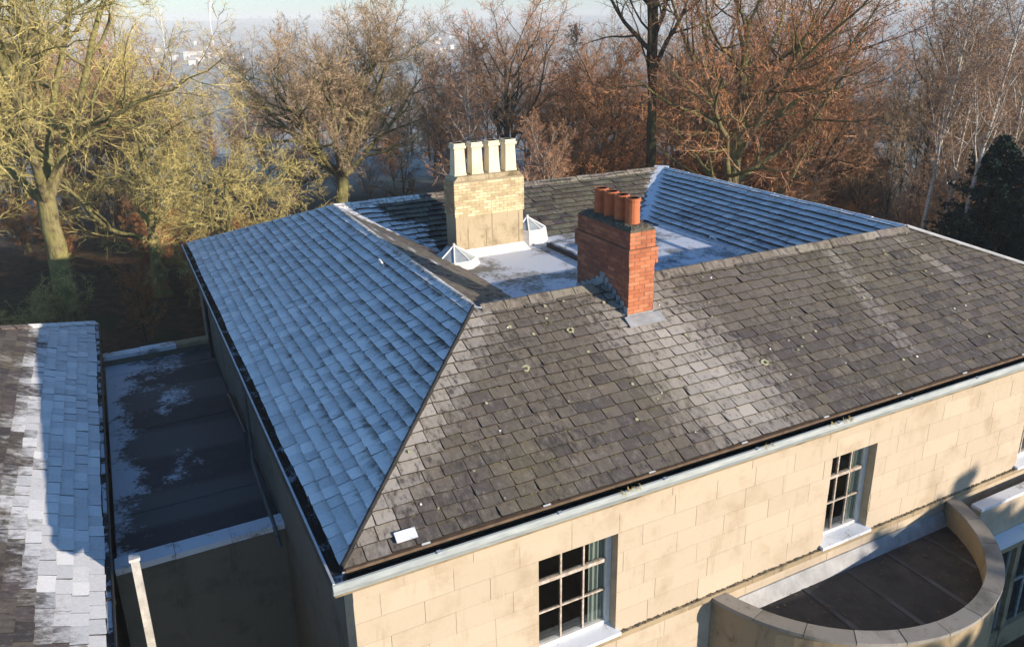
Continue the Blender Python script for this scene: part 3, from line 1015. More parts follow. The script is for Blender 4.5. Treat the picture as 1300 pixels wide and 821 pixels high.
# ------------------------------------------------------------------ chimneys
bricks = []
def brick_rows(x0, x1, y0, y1, z0, z1, face, L=.225, Hc=.075, hid=False, stack=None, proud=.006, z_of=None):
    "bricks on one face of a stack; face is the outward axis"
    n = max(1, round((z1 - z0) / Hc))
    Hc = (z1 - z0) / n
    a0, a1 = (x0, x1) if face in ('-y', '+y') else (y0, y1)
    for r in range(n):
        x = a0 - (0 if r % 2 else L / 2)
        while x < a1 - .01:
            p, q = max(x, a0), min(x + L, a1)
            x += L
            if q - p < .04:
                continue
            za, zb = z0 + r * Hc + .005, z0 + (r + 1) * Hc - .005
            if z_of and zb < z_of((p + q) / 2):
                continue
            e0, e1 = p + (.005 if p > a0 + 1e-4 else -proud * .6), q - (.005 if q < a1 - 1e-4 else -proud * .6)
            j = random.uniform(-.003, .002)
            if face == '-y':
                B = (e0, e1, y0 - proud - j, y0 + .03); nn = Vector((0, -1, 0)); c = Vector(((p + q) / 2, y0, (za + zb) / 2))
            elif face == '+y':
                B = (e0, e1, y1 - .03, y1 + proud + j); nn = Vector((0, 1, 0)); c = Vector(((p + q) / 2, y1, (za + zb) / 2))
            elif face == '-x':
                B = (x0 - proud - j, x0 + .03, e0, e1); nn = Vector((-1, 0, 0)); c = Vector((x0, (p + q) / 2, (za + zb) / 2))
            else:
                B = (x1 - .03, x1 + proud + j, e0, e1); nn = Vector((1, 0, 0)); c = Vector((x1, (p + q) / 2, (za + zb) / 2))
            m = MB().box(*B, za, zb)
            bricks.append(dict(v=m.v, f=m.f, tone=random.random() * .84 if face != '-x' else random.uniform(.83, .93),      # darker tone paints the shade of the side turned from the sun
                                frost=0, pale=0, c=c, n=nn, area=(q - p) * Hc, stack=stack, hid=hid))
rx0, rx1, ry0, ry1 = 5.97, 6.50, 2.45, 4.16
rs = MB()
rs.box(rx0, rx1, ry0, ry1, .7, 2.99)
rs.box(rx0 - .04, rx1 + .04, ry0 - .04, ry1 + .04, 2.395, 2.69)
red = rs.build('chimney_stack', M['red_mortar'], house, HB)
red['label'] = 'red brick stack rising through the front slope'
for fc, hd in (('-y', False), ('-x', False), ('+y', True), ('+x', True)):
    zlo = (lambda y: (y * .581 + .02 if y < 3.19 else 1.85 - (y - 3.19) * .49)) if fc in ('-x', '+x') else (lambda x: (1.43 if fc == '-y' else 1.2))
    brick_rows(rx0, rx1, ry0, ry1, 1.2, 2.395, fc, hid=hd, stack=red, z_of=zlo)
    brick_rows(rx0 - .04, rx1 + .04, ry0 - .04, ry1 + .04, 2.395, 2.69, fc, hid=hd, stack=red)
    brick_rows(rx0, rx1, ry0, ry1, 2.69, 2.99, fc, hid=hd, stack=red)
mb = MB()
nx, ny = 7, 18
P, F = [], []
for j in range(ny):
    for i in range(nx):
        u, v = i / (nx - 1), j / (ny - 1)
        e = min(u, 1 - u, v * 3, (1 - v) * 3)
        P.append((rx0 + .004 + u * (rx1 - rx0 - .008), ry0 + .004 + v * (ry1 - ry0 - .008), 2.99 + min(.09, .03 + e * .3) + random.uniform(-.012, .018)))
for j in range(ny - 1):
    for i in range(nx - 1):
        F.append((j * nx + i, j * nx + i + 1, (j + 1) * nx + i + 1, (j + 1) * nx + i))
bd = [i for i in range(nx)] + [j * nx + nx - 1 for j in range(1, ny)] + [(ny - 1) * nx + i for i in range(nx - 2, -1, -1)] + [j * nx for j in range(ny - 2, 0, -1)]
b0 = len(P)
P += [(P[k][0], P[k][1], 2.985) for k in bd]
F += [(bd[k], bd[(k + 1) % len(bd)], b0 + (k + 1) % len(bd), b0 + k)[::-1] for k in range(len(bd))]
mb.add(P, F).build('flaunching', M['flaunch'], red, HB)
mb = MB()
for k in range(420):      # moss cushions on the stack head
    c = Vector((random.uniform(rx0 + .02, rx1 - .02), random.uniform(ry0 + .02, ry1 - .02), 3.06 + random.uniform(-.01, .03)))
    r = random.uniform(.006, .018)
    mb.add([c + Vector((-r, -r * .5, 0)), c + Vector((r, -r * .6, 0)), c + Vector((0, r, 0)), c + Vector((0, 0, r))], [(0, 1, 3), (1, 2, 3), (2, 0, 3)])
tag(mb.build('moss', M['flaunch'], red, HB), kind='stuff')
rp = [(.135, 0), (.138, .02), (.132, .06), (.126, .36), (.126, .41), (.139, .42), (.139, .465), (.126, .475), (.102, .47), (.102, .10)]
for k in range(4):
    y = 2.78 + k * .335
    pt = MB().lathe(rp, 18, (6.235, y, 3.05), mi=0)
    pt.mi = [0] * (18 * 8) + [1] * 18
    o = pt.build('chimney_pot', [M['terracotta'], M['soot']], red, HB, smooth=False)
    o.rotation_euler = (0, 0, 0)
# lead: apron in front, stepped side flashing
ap = slope_pt(6.235, 2.45, 0)
MB().obox(ap, (1, 0, 0), (0, .865, .502), (0, -.5, .866), (-.36, -.24, .05), (.40, .0, .062)).build('apron_flashing', M['lead'], red, HB)
MB().box(rx0 - .012, rx1 + .012, ry0 - .014, ry0 - .008, 1.38, 1.50).build('apron_flashing', M['lead'], red, HB)
for k in range(7):
    y0 = ry0 + k * .125
    z0 = y0 * .581 + .02
    MB().box(rx0 - .016, rx0 - .009, y0 - .01, y0 + .15, z0, z0 + .19 + .01 * (k % 2)).build('step_flashing', M['lead'], red, HB)
    MB().box(rx1 + .009, rx1 + .016, y0 - .01, y0 + .15, z0, z0 + .19).build('step_flashing', M['lead'], red, HB)
for k in range(5):
    y0 = 3.3 + k * .17
    z0 = ZR - (y0 - 3.19) * .48 + .02
    MB().box(rx0 - .017, rx0 - .0085, y0, y0 + .185, z0 - .1, z0 + .13).build('step_flashing', M['lead'], red, HB)

yx0, yx1, yy0, yy1 = 5.62, 7.50, 9.34, 9.95
yb = MB()
yb.box(yx0, yx1, yy0, yy1, .6, 1.86)
buff = yb.build('chimney_stack', M['render'], house, HB)
buff['label'] = 'buff brick stack on a cement-rendered base in the roof well'
MB().box(yx0 - .02, yx1 + .02, yy0 - .02, yy1 + .02, 1.863, 2.76).build('brick_core', M['yellow_mortar'], buff, HB)
for fc, hd in (('-y', False), ('-x', False), ('+y', True), ('+x', True)):
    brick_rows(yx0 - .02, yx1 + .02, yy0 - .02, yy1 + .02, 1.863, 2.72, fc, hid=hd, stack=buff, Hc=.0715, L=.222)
    
def brick_split():
    # red and buff bricks share the limit of 300 on the house
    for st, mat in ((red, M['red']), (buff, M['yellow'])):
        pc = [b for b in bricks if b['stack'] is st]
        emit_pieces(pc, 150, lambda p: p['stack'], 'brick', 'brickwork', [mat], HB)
brick_split()
mb = MB()
mb.prism([(yx0 - .01, 2.75), (yx1 + .01, 2.75), (yx1 - .1, 2.87), (yx0 + .1, 2.87)], 'y', yy0 - .0, yy1 + .0)
mb.build('flaunching', M['render'], buff, HB)
for k in range(4):
    x = 5.86 + k * .465
    prof = [(.168, 0), (.168, .05), (.158, .07), (.138, .62), (.138, .66), (.172, .68), (.172, .73), (.150, .75), (.156, .80), (.122, .80), (.11, .3)]
    p = MB().lathe(prof, 4, (x, (yy0 + yy1) / 2, 2.855), sq=False)
    # square plan: rotate the four-sided lathe so that its flats face the axes, apothem = r
    V = []
    for (vx, vy, vz) in p.v:
        V.append((x + (vx - x) * 1.35, (yy0 + yy1) / 2 + (vy - (yy0 + yy1) / 2) * 1.35, vz))
    p.v = V
    p.mi = [0] * (4 * 9) + [1] * 4
    p.build('chimney_pot', [M['buffpot'], M['soot']], buff, HB)
# flashing skirt round the buff stack
def skirt(x0, x1, y0, y1, z0, z1, o, name, mat, parent):
    P = [(x0 - o, y0 - o, z0), (x1 + o, y0 - o, z0), (x1 + o, y1 + o, z0), (x0 - o, y1 + o, z0), (x0 - .012, y0 - .012, z1), (x1 + .012, y0 - .012, z1), (x1 + .012, y1 + .012, z1), (x0 - .012, y1 + .012, z1)]
    return MB().add(P, [(0, 1, 5, 4), (1, 2, 6, 5), (2, 3, 7, 6), (3, 0, 4, 7)]).build(name, mat, parent, HB)
skirt(yx0, yx1, yy0, yy1, .80, 1.02, .16, 'base_flashing', M['lead_white'], buff)
# vertical render cracks / joints on the base
for x, z0, z1 in ((6.45, .98, 1.5), (6.62, 1.2, 1.85), (7.38, 1.0, 1.8)):
    MB().box(x - .012, x + .012, yy0 - .006, yy0 + .01, z0, z1, jit=.004).build('render_patch', M['yellow_mortar'], buff, HB)

def lantern(cx, cy, z, r, h, n, kerb, label):
    sk = link('skylight', None, house)
    sk['label'] = label
    k = MB().lathe([(r * 1.18, 0), (r * 1.06, kerb), (r * .98, kerb), (r * .98, kerb - .03)], n, (cx, cy, z))
    k.build('kerb', M['lead_white'], sk, HB)
    ap = Vector((cx, cy, z + kerb + h))
    ring = [Vector((cx + r * math.cos(2 * math.pi * (i + .5) / n), cy + r * math.sin(2 * math.pi * (i + .5) / n), z + kerb + .01)) for i in range(n)]
    for i in range(n):
        a, b = ring[i], ring[(i + 1) % n]
        nn = (b - a).cross(ap - a).normalized()
        MB().add([a, b, ap, a - nn * .01, b - nn * .01, ap - nn * .01], [(0, 1, 2), (5, 4, 3), (0, 3, 4, 1)]).build('pane', M['roofglass'], sk, HB)
        MB().bar(a, ap, .022, 5).build('glazing_bar', M['white'], sk, HB)
        MB().bar(a, b, .02, 5).build('glazing_bar', M['white'], sk, HB)
    MB().bar(ap - Vector((0, 0, .02)), ap + Vector((0, 0, .05)), .035, 8).build('finial', M['white'], sk, HB)
lantern(5.38, 8.95, .80, .54, .32, 8, .17, 'glazed pyramid skylight in front of the buff chimney')
lantern(8.0, 10.05, .80, .48, .30, 8, .36, 'glazed pyramid skylight half hidden behind the buff chimney')

# pipes on the left wall
def pipe(pts, r, mat, name, parent, base=HB):
    mb = MB()
    for a, b in zip(pts, pts[1:]):
        mb.bar(a, b, r, 8)
    return mb.build(name, mat, parent, base)
pipe([(-.02, 11.6, -2.62), (-.02, 11.2, -2.45), (-.02, 8.6, -2.25), (-.02, 8.3, -2.6)], .055, M['black'], 'drainpipe', house)
pipe([(-.02, 7.9, -.2), (-.02, 7.9, -2.3), (-.06, 7.7, -2.52), (-.10, 4.9, -2.62), (-.10, 4.75, -2.75)], .042, M['pipe'], 'drainpipe', house)
pipe([(.02, 14.9, -.2), (.02, 14.9, -2.8)], .05, M['black'], 'drainpipe', house)

# ------------------------------------------------------------------ flat-roofed link and the annex
lk = thing('flat_roofed_link', 'flat felt roof between stone copings joining house and annex', 'extension', (-1.4, 10, G))
LB = (-1.4, 10, G)
LX0, LX1, LY0, LY1, LZ = -2.86, .095, 5.25, 16.2, -2.88
# roof sheet with lapped felt strips
mb = MB()
mb.box(LX0 + .01, LX1 - .01, LY0 + .3, LY1 - .3, LZ - .2, LZ - .004)
lr = mb.build('link_roof', M['felt'], lk, LB)
y = LY0 + .32
i = 0
while y < LY1 - .5:
    l = min(1.9, LY1 - .34 - y)
    z = LZ + (.008 if i % 2 else 0)
    sl = .012
    MB().add([(LX0 + .02, y - .05, z + .006), (LX1 - .02, y - .05, z + .006), (LX1 - .02, y + l, z), (LX0 + .02, y + l, z), (LX0 + .02, y - .05, z - .01), (LX1 - .02, y - .05, z - .01)], [(0, 1, 2, 3), (4, 5, 1, 0)]).build('felt_strip', M['felt'], lr, LB)
    y += l
    i += 1
for y0, nm in ((LY0 - .02, 'near'), (LY1 - .34, 'far')):
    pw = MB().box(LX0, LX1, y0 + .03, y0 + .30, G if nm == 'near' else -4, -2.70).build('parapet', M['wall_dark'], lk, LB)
    x = LX0
    while x < LX1 - .05:
        l = min(.99, LX1 - x)
        MB().box(x + .004, x + l - .004, y0 - .01, y0 + .36, -2.697, -2.58 + random.uniform(-.008, .008), jit=.004, tone=random.random()).build('coping_stone', M['coping_frost'] if not (nm == 'far' and -1.1 < x < -.5) else M['stone_dark'], pw, LB)
        x += l
MB().box(LX0 + .1, LX1 - .05, LY1 - .3, LY1 - .05, G, -3.9).build('back_wall', M['wall_dark'], lk, LB)
# dead leaves and grit
mb = MB()
for k in range(450):
    x = LX0 + .1 + 2.75 * (1 - random.random() ** 2.2)
    y = random.uniform(LY0 + .4, LY1 - .4)
    c = Vector((x, y, LZ + .022))
    r = random.uniform(.008, .03)
    a = random.uniform(0, 6.3)
    d = Vector((math.cos(a), math.sin(a), random.uniform(-.2, .4))) * r
    e = Vector((-math.sin(a), math.cos(a), random.uniform(-.3, .3))) * r * .7
    mb.add([c - d, c + e, c + d, c - e], [(0, 1, 2, 3)])
tag(mb.build('dead_leaves', M['rust'], lk, LB), kind='stuff')

AX, AZ, AY1, AY0 = -2.93, -1.8, 16.7, -1.6
TP = math.tan(R(27))
RUN = 3.6
an = thing('slate_annex', 'low annex with half-frosted slate roof beside the flat roof', 'annex', (-5, 8, G))
AB = (-5, 8, G)
ridge_z = AZ + RUN * TP
a0, a1 = (AX, AY0, AZ), (AX, AY1, AZ)
r1, r0 = (AX - RUN, AY1 - RUN * 1.15, ridge_z), (AX - RUN, AY0 + .1, ridge_z)
ar = MB()
quad(ar, [Vector(p) - Vector((0, 0, .02)) for p in (a0, a1, r1, r0)])
b1, b0 = (AX - 2 * RUN, AY1, AZ), (AX - 2 * RUN, AY0, AZ)
quad(ar, [Vector(p) - Vector((0, 0, .02)) for p in (b1, b0, r0, r1)])
quad(ar, [Vector(p) - Vector((0, 0, .02)) for p in (a1, b1, r1)])
aroof = ar.build('roof', M['black'], an, AB)
def annex_frost(p, q, c):
    d = AX - c[0] * .6 - p[0] * .4
    e = .92 + .10 * math.sin(c[1] * 2.1 + 1.3) + .08 * math.sin(c[1] * 5.7)
    if c[1] < 5:
        e -= (5 - c[1]) * .32
    return 1.15 - max(0, d - e) * 1.5
def annex_tone(c, rng):
    return rng.choice((.1, .2, .3, .25, .7, .75, .4, .15, .05))
asl = facet_slates((a0, a1, r1, r0), .235, .36, annex_frost, lambda c: max(0, .7 - abs(c[1] - 12.3) / .5) if c[0] < -4.4 else 0, annex_tone, 11, lift=.034, jit=.18)
asl += [dict(p, hid=True) for p in facet_slates((b1, b0, r0, r1), .235, .36, None, None, annex_tone, 12)]
asl += [dict(p, hid=True) for p in facet_slates((a1, b1, r1, r1), .235, .36, lambda p, q, c: .8, None, annex_tone, 13)]
emit_pieces(asl, 300, lambda p: aroof, 'slate', 'slate_field', [M['slate']], AB)
MB().box(AX - 2 * RUN + .25, AX - .12, AY0 + .2, AY1 - .15, G, AZ - .12).build('wall', M['wall_dark'], an, AB)
# hip tiles along the far edge
p, q = Vector(a1), Vector(r1)
n = 12
for i in range(n):
    s, e = p.lerp(q, i / n), p.lerp(q, (i + 1) / n - .01)
    d = (e - s).normalized()
    sd = Vector((-d.y, d.x, 0)).normalized()
    V = []
    for c in (s, e):
        for t, h in ((-.13, .0), (-.13, .03), (0, .10), (.13, .03), (.13, .0)):
            V.append(c + sd * t + Vector((0, 0, h)))
    F = [(0, 1, 2, 3, 4)[::-1], (5, 6, 7, 8, 9)] + [(k, (k + 1) % 5, 5 + (k + 1) % 5, 5 + k) for k in range(5)]
    MB().add(V, F, .7, .9 if i < 5 else .15).build('hip_tile', [M['slate']], aroof, AB)
ag = MB().box(AX - .02, AX + .10, AY0, AY1 + .05, AZ - .11, AZ - .085).build('gutter', M['gutter_in'], an, AB)
MB().box(AX + .10, AX + .125, AY0, AY1 + .05, AZ - .14, AZ - .02).build('gutter_front', M['black'], ag, AB)
MB().box(AX + .015, AX + .085, AY0, AY1, AZ - .084, AZ - .05).build('gutter_frost', M['gutter_in'] if False else frosty_mat('frost_in_gutter', (.02, .02, .02), .47, .53, 1.4, (.55, .6, .66)), ag, AB)
for k in range(9):
    y = AY0 + 1 + k * 2
    MB().box(AX - .03, AX + .135, y - .02, y + .02, AZ - .15, AZ - .016).build('gutter_bracket', M['black'], ag, AB)

fp = thing('white_flue', 'white boxed flue standing at the end of the flat roof', 'flue', (-2.42, 3.7, G))
FB = (-2.42, 3.7, G)
mb = MB().box(-2.50, -2.38, 3.58, 3.70, G, -1.42)
mb.build('shaft', M['weathered_white'], fp, FB)
MB().box(-2.52, -2.36, 3.56, 3.72, -1.417, -1.37).build('cap', M['lead_white'], fp, FB)

# ------------------------------------------------------------------ trees
def nrmz(a):
    return a / (np.linalg.norm(a, axis=-1, keepdims=True) + 1e-9)

def grow(P, Rr, n, t0, t1, a0, a1, lr, K, wig, trop, rng, rr=.6, tfall=.5, rmin=.004, up_bias=0., absL=None, shape=None):
    N, Kp, _ = P.shape
    t = (np.arange(n)[None] + rng.random((N, n))) / n * (t1 - t0) + t0
    x = np.clip(t * (Kp - 1), 0, Kp - 1.001)
    i0 = x.astype(int)
    f = (x - i0)[..., None]
    ar = np.arange(N)[:, None]
    pa, pb = P[ar, i0], P[ar, i0 + 1]
    pos = pa + (pb - pa) * f
    T = nrmz(pb - pa)
    ra = Rr[ar, i0] * (1 - f[..., 0]) + Rr[ar, i0 + 1] * f[..., 0]
    plen = np.linalg.norm(np.diff(P, axis=1), axis=2).sum(1)[:, None]
    L = (plen * lr if absL is None else absL) * rng.uniform(.7, 1.3, (N, n)) * (1 - tfall * t)
    if shape is not None:
        L = L * shape(t)
    az = np.arange(n)[None] * 2.399 + rng.random((N, 1)) * 6.28 + rng.normal(0, .4, (N, n))
    ref = np.where(np.abs(T[..., 2:3]) > .9, np.array([1., 0, 0]), np.array([0, 0, 1.]))
    U = nrmz(np.cross(T, ref))
    W = np.cross(T, U)
    al = np.radians(rng.uniform(a0, a1, (N, n)))[..., None]
    D = np.cos(al) * T + np.sin(al) * (np.cos(az)[..., None] * U + np.sin(az)[..., None] * W)
    D[..., 2] += up_bias
    D = nrmz(D).reshape(-1, 3)
    pos = pos.reshape(-1, 3)
    L = L.reshape(-1)
    r0 = np.maximum(np.minimum(ra.reshape(-1) * rr, L * .045), rmin)
    Q = np.zeros((len(pos), K, 3))
    RR = np.zeros((len(pos), K))
    p = pos.copy()
    for k in range(K):
        Q[:, k] = p
        s = k / (K - 1)
        RR[:, k] = r0 * (1 - .82 * s) + rmin * .4
        D = nrmz(D + rng.normal(0, wig, D.shape) + np.array([0, 0, trop]))
        p = p + D * (L / (K - 1))[:, None]
    return Q, RR

def tubes(P, Rr, n):
    N, K, _ = P.shape
    T = np.gradient(P, axis=1)
    T = nrmz(T)
    ref = np.where(np.abs(T[..., 2:3]) > .95, np.array([1., 0, 0]), np.array([0, 0, 1.]))
    U = nrmz(np.cross(T, ref))
    W = np.cross(T, U)
    a = np.arange(n) * 2 * np.pi / n
    V = P[:, :, None] + Rr[:, :, None, None] * (np.cos(a)[None, None, :, None] * U[:, :, None] + np.sin(a)[None, None, :, None] * W[:, :, None])
    V = V.reshape(-1, 3)
    base = (np.arange(N) * K * n)[:, None, None] + (np.arange(K - 1) * n)[None, :, None]
    i = np.arange(n)[None, None]
    j = (np.arange(n) + 1) % n
    j = j[None, None]
    F = np.stack([base + i, base + j, base + n + j, base + n + i], -1).reshape(-1, 4)
    return V, F

def ribbons(P, Rr, rng):
    "thin twigs: flat tapering strips that end in a point, as triangles"
    N, K, _ = P.shape
    T = nrmz(P[:, -1] - P[:, 0])
    s = nrmz(np.cross(T, rng.normal(size=(N, 3))))[:, None]
    body = np.stack([P[:, :-1] - s * Rr[:, :-1, None], P[:, :-1] + s * Rr[:, :-1, None]], 2).reshape(N, -1, 3)
    V = np.concatenate([body, P[:, -1:]], 1)
    m = V.shape[1]
    F = []
    for k in range(K - 2):
        F += [(2 * k, 2 * k + 1, 2 * k + 3), (2 * k, 2 * k + 3, 2 * k + 2)]
    F.append((2 * K - 4, 2 * K - 3, 2 * K - 2))
    F = (np.array(F)[None] + (np.arange(N) * m)[:, None, None]).reshape(-1, 3)
    return V.reshape(-1, 3), F

def join(parts):
    V, F, o = [], [], 0
    for v, f in parts:
        V.append(v)
        F.append(f + o)
        o += len(v)
    return np.concatenate(V), np.concatenate(F)

def leaf_quads(P, rng, n, size):
    N, K, _ = P.shape
    ii = rng.integers(0, N, n)
    kk = rng.integers(0, K, n)
    c = P[ii, kk] + rng.normal(0, .05, (n, 3))
    a = nrmz(rng.normal(size=(n, 3)))
    b = nrmz(np.cross(a, rng.normal(size=(n, 3))))
    s = (size * rng.uniform(.6, 1.3, n))[:, None]
    V = np.stack([c - a * s, c - b * s * .55, c + a * s, c + b * s * .55], 1).reshape(-1, 3)
    F = np.arange(n * 4).reshape(-1, 4)
    return V, F

def make_tree(seed, H, tr, trunk_t=.55, fork=(.3, 1.0), nl=10, la=(35, 60), ll=.45, n2=9, n3=9, n4=7, n5=0, trop=(.06, .05, .03, .0), wig=(.12, .16, .2, .22),
              tw=.010, leaves=0, leaf=.055, lean=(0, 0), bark='bark_beech', twig='twig_beech', lf='leaf', taper=.75, tf=.25, twl=.42, k2=.5, k3=.45, k5=.6, fat=.030, split=None, stem=.6):
    """trunk height is H*trunk_t (the leader); limbs, branches, branchlets and twigs are grown level by level"""
    rng = np.random.default_rng(seed)
    K = 12
    s = np.linspace(0, 1, K)
    wob = np.cumsum(rng.normal(0, tr * .12, (2, K)), 1)
    Tp = np.stack([lean[0] * s ** 1.4 * H + wob[0], lean[1] * s ** 1.4 * H + wob[1], s * H * trunk_t - .3], 1)[None]
    flare = 1 + .9 * np.exp(-s * 14)
    Tr = (tr * (1 - taper * s) * flare)[None]
    if split is not None:      # a trunk that forks low into several stems
        st, Lf, angs = split
        i = int(st * (K - 1))
        p0 = Tp[0, i]
        P, RR = [], []
        for (az, al) in angs:
            d = np.array([math.cos(az) * math.sin(al), math.sin(az) * math.sin(al), math.cos(al)])
            q = [p0]
            for k in range(K - 1):
                d = nrmz(d + rng.normal(0, .07, 3) + np.array([0, 0, .03]))
                q.append(q[-1] + d * Lf / (K - 1))
            P.append(q)
            RR.append(tr * stem * (1 - .8 * s))
        stemP, stemR = np.array(P), np.array(RR)
        cut = np.clip(s / max(st, .01), 0, 1)
        Tp = np.stack([np.interp(s * st, s, Tp[0, :, c]) for c in range(3)], 1)[None]
        Tr = (tr * (1 - .25 * s) * (1 + .9 * np.exp(-s * 6)))[None]
        srcP, srcR = stemP, stemR
    else:
        srcP, srcR = Tp, Tr
    L1, R1 = grow(srcP, srcR, nl, fork[0], fork[1], la[0], la[1], 1, 11, wig[0], trop[0], rng, .62, tf, absL=H * ll)
    L2, R2 = grow(L1, R1, n2, .15, 1.0, 25, 62, k2, 8, wig[1], trop[1], rng, .55, .45)
    R2 = np.minimum(R2, np.linalg.norm(L2[:, -1] - L2[:, 0], axis=1)[:, None] * fat)
    L3, R3 = grow(L2, R2, n3, .12, 1.0, 25, 60, k3, 5, wig[2], trop[2], rng, .5, .4, rmin=tw * 1.0)
    R3 = np.minimum(R3, tw * 2.0)
    L4, R4 = grow(L3, R3, n4, .1, 1.0, 20, 55, twl * 1.1, 3, wig[3], trop[3], rng, .5, .3, rmin=tw * .8)
    R4 = np.minimum(R4, tw * 1.1)
    wood = [tubes(Tp, Tr, 12), tubes(L1, R1, 7), tubes(L2, R2, 4)]
    if split is not None:
        wood.append(tubes(stemP, stemR, 9))
    tws = [ribbons(L3, R3, rng), ribbons(L4, R4, rng)]
    last = L4
    if n5:
        L5, R5 = grow(L4, R4, n5, .15, 1.0, 20, 50, k5, 2, wig[3], trop[3], rng, .6, .3, rmin=tw * .7)
        tws.append(ribbons(L5, np.minimum(R5, tw * .8), rng))
        last = L5
    out = [('trunk', mesh_np('trunk', *join(wood), [M[bark]], smooth=True)), ('crown', mesh_np('crown', *join(tws), [M[twig]]))]
    if leaves:
        out.append(('moss_tufts' if lf == 'twig_oak' else 'leaves', mesh_np('leaves', *leaf_quads(last, rng, leaves, leaf), [M[lf]])))
    return out

def place(name, parts, x, y, label, rz=0, sc=1.0, group=None, dz=0):
    t = thing(name, label, 'bush' if 'bush' in name else 'tree', (x, y, gh(x, y) + dz), rz, group)
    t.scale = (sc, sc, sc)
    for nm, me in parts:
        link(nm, me, t)
    return t

def spot(u, d):
    p = px_at(u, 250, d)
    return p[0], p[1]

# the near trees, one by one
x, y = spot(54, 32)
place('oak_tree', make_tree(11, 22, .46, .36, (.06, 1.0), 9, (25, 75), .34, 10, 9, 9, 2, (.02, .03, .0, .0), (.18, .20, .18, .16), .0078, bark='bark_oak', twig='twig_oak', leaves=14000, leaf=.022, lf='twig_oak',
      split=(.97, 12.5, ((2.9, .55), (.2, .42), (4.4, .62), (1.3, .7), (3.6, .15))), stem=.44), x, y, 'huge moss-covered oak with forked trunk at the left edge')
x, y = spot(-60, 37)
place('oak_tree', make_tree(12, 20, .5, .5, (.35, 1.0), 10, (30, 70), .44, 10, 9, 8, 2, (.03, .03, .0, -.02), (.16, .18, .18, .16), .008, bark='bark_oak', twig='twig_oak', leaves=8000, leaf=.022, lf='twig_oak'), x, y,
      'mossy oak whose boughs reach in from beyond the left edge')
x, y = spot(185, 41)
place('oak_tree', make_tree(13, 15.5, .34, .6, (.25, 1.0), 12, (40, 80), .46, 10, 9, 8, 2, (.02, .01, -.01, -.01), (.18, .20, .19, .17), .0078, bark='bark_oak', twig='twig_oak', leaves=8000, leaf=.022, lf='twig_oak'), x, y,
      'lower mossy oak with long level boughs right of the huge oak')
x, y = spot(290, 37)
place('oak_tree', make_tree(61, 11.5, .3, .62, (.3, 1.0), 10, (45, 82), .48, 9, 9, 8, 2, (.02, .01, -.01, -.02), (.18, .20, .19, .17), .0078, bark='bark_oak', twig='twig_oak', leaves=8000, leaf=.022, lf='twig_oak'), x, y,
      'small mossy oak with twisted limbs behind the back corner of the frosted slope')
x, y = spot(355, 34)
place('willow_tree', make_tree(14, 8.6, .30, .6, (.25, 1.0), 11, (35, 75), .42, 10, 9, 8, 2, (.01, -.02, -.07, -.12), (.18, .18, .16, .12), .0066, bark='bark_oak', twig='twig_oak'), x, y,
      'drooping yellow-green mossy tree left of the broad beech trunk')
x, y = spot(437, 45)
dome = [(k * 2.399, (.15, .95, .55, 1.18, .75, .40, 1.08, .68, 1.0)[k]) for k in range(9)]
place('beech_tree', make_tree(15, 15, .42, .42, (.16, 1.0), 10, (22, 66), .25, 9, 9, 8, 2, (.045, .05, .05, .04), (.12, .14, .13, .13), .0072, bark='bark_beech', twig='twig_beech',
      split=(.97, 8.0, dome), stem=.46, k2=.55, k3=.5), x, y,
      'broad dome-crowned bare beech standing behind the frosted left slope')
x, y = spot(512, 52)
place('young_tree', make_tree(16, 7.5, .10, .8, (.25, 1.0), 14, (40, 75), .3, 8, 7, 6, 0, (.04, .05, .03, .02), bark='bark_dark', twig='twig_brown'), x, y,
      'slim young tree standing on the frosty grass right of the broad beech')
x, y = spot(600, 45)
place('birch_tree', make_tree(17, 13, .13, .92, (.25, 1.0), 18, (25, 50), .28, 9, 8, 7, 1, (.08, .04, -.01, -.05), bark='bark_birch', twig='twig_red'), x, y,
      'thin pale-stemmed birch behind the left side of the buff chimney')
x, y = spot(572, 48)
place('birch_tree', make_tree(18, 11, .11, .92, (.25, 1.0), 18, (25, 50), .28, 9, 8, 7, 1, (.08, .04, -.01, -.05), bark='bark_birch', twig='twig_red'), x, y,
      'shorter pale birch just left of the buff chimney pots')
x, y = spot(645, 60)
place('beech_tree', make_tree(19, 18.8, .36, .6, (.4, 1.0), 13, (25, 60), .44, 10, 9, 8, 2, (.06, .05, .04, .03), (.12, .14, .13, .13), tw=.0092, bark='bark_dark', twig='twig_red'), x, y,
      'reddish-brown bare beech rising behind the buff chimney')
x, y = spot(690, 37)
place('birch_tree', make_tree(20, 8.9, .09, .9, (.2, 1.0), 22, (24, 46), .32, 9, 8, 8, 2, (.08, .06, .04, .03), (.06, .09, .10, .11), .0058, bark='bark_birch', twig='twig_red'), x, y,
      'small rounded russet birch with pale stem behind the mossy back slope')
x, y = spot(823, 43)
place('lime_tree', make_tree(21, 27, .33, .92, (.40, 1.0), 18, (25, 58), .32, 10, 9, 7, 1, (.05, .05, .03, .02), (.1, .13, .13, .13), .0075, bark='bark_dark', twig='twig_brown'), x, y,
      'tall dark tree with straight trunk rising above the frame, centre right')
x, y = spot(935, 40)
place('beech_tree', make_tree(22, 23, .46, .60, (.28, 1.0), 17, (30, 78), .40, 10, 9, 8, 2, (.04, .04, .03, .02), (.13, .15, .14, .14), .0082, leaves=36000, leaf=.040, bark='bark_beech', twig='twig_red'), x, y,
      'great beech still holding copper leaves behind the far right ridge')
x, y = spot(765, 50)
place('beech_tree', make_tree(23, 14, .26, .7, (.2, 1.0), 14, (35, 75), .42, 10, 8, 8, 1, (.03, .03, .0, .0), tw=.010, leaves=34000, leaf=.042, bark='bark_dark', twig='twig_brown'), x, y,
      'copper-leaved beech filling the gap left of the tall dark trunk')
x, y = spot(1015, 48)
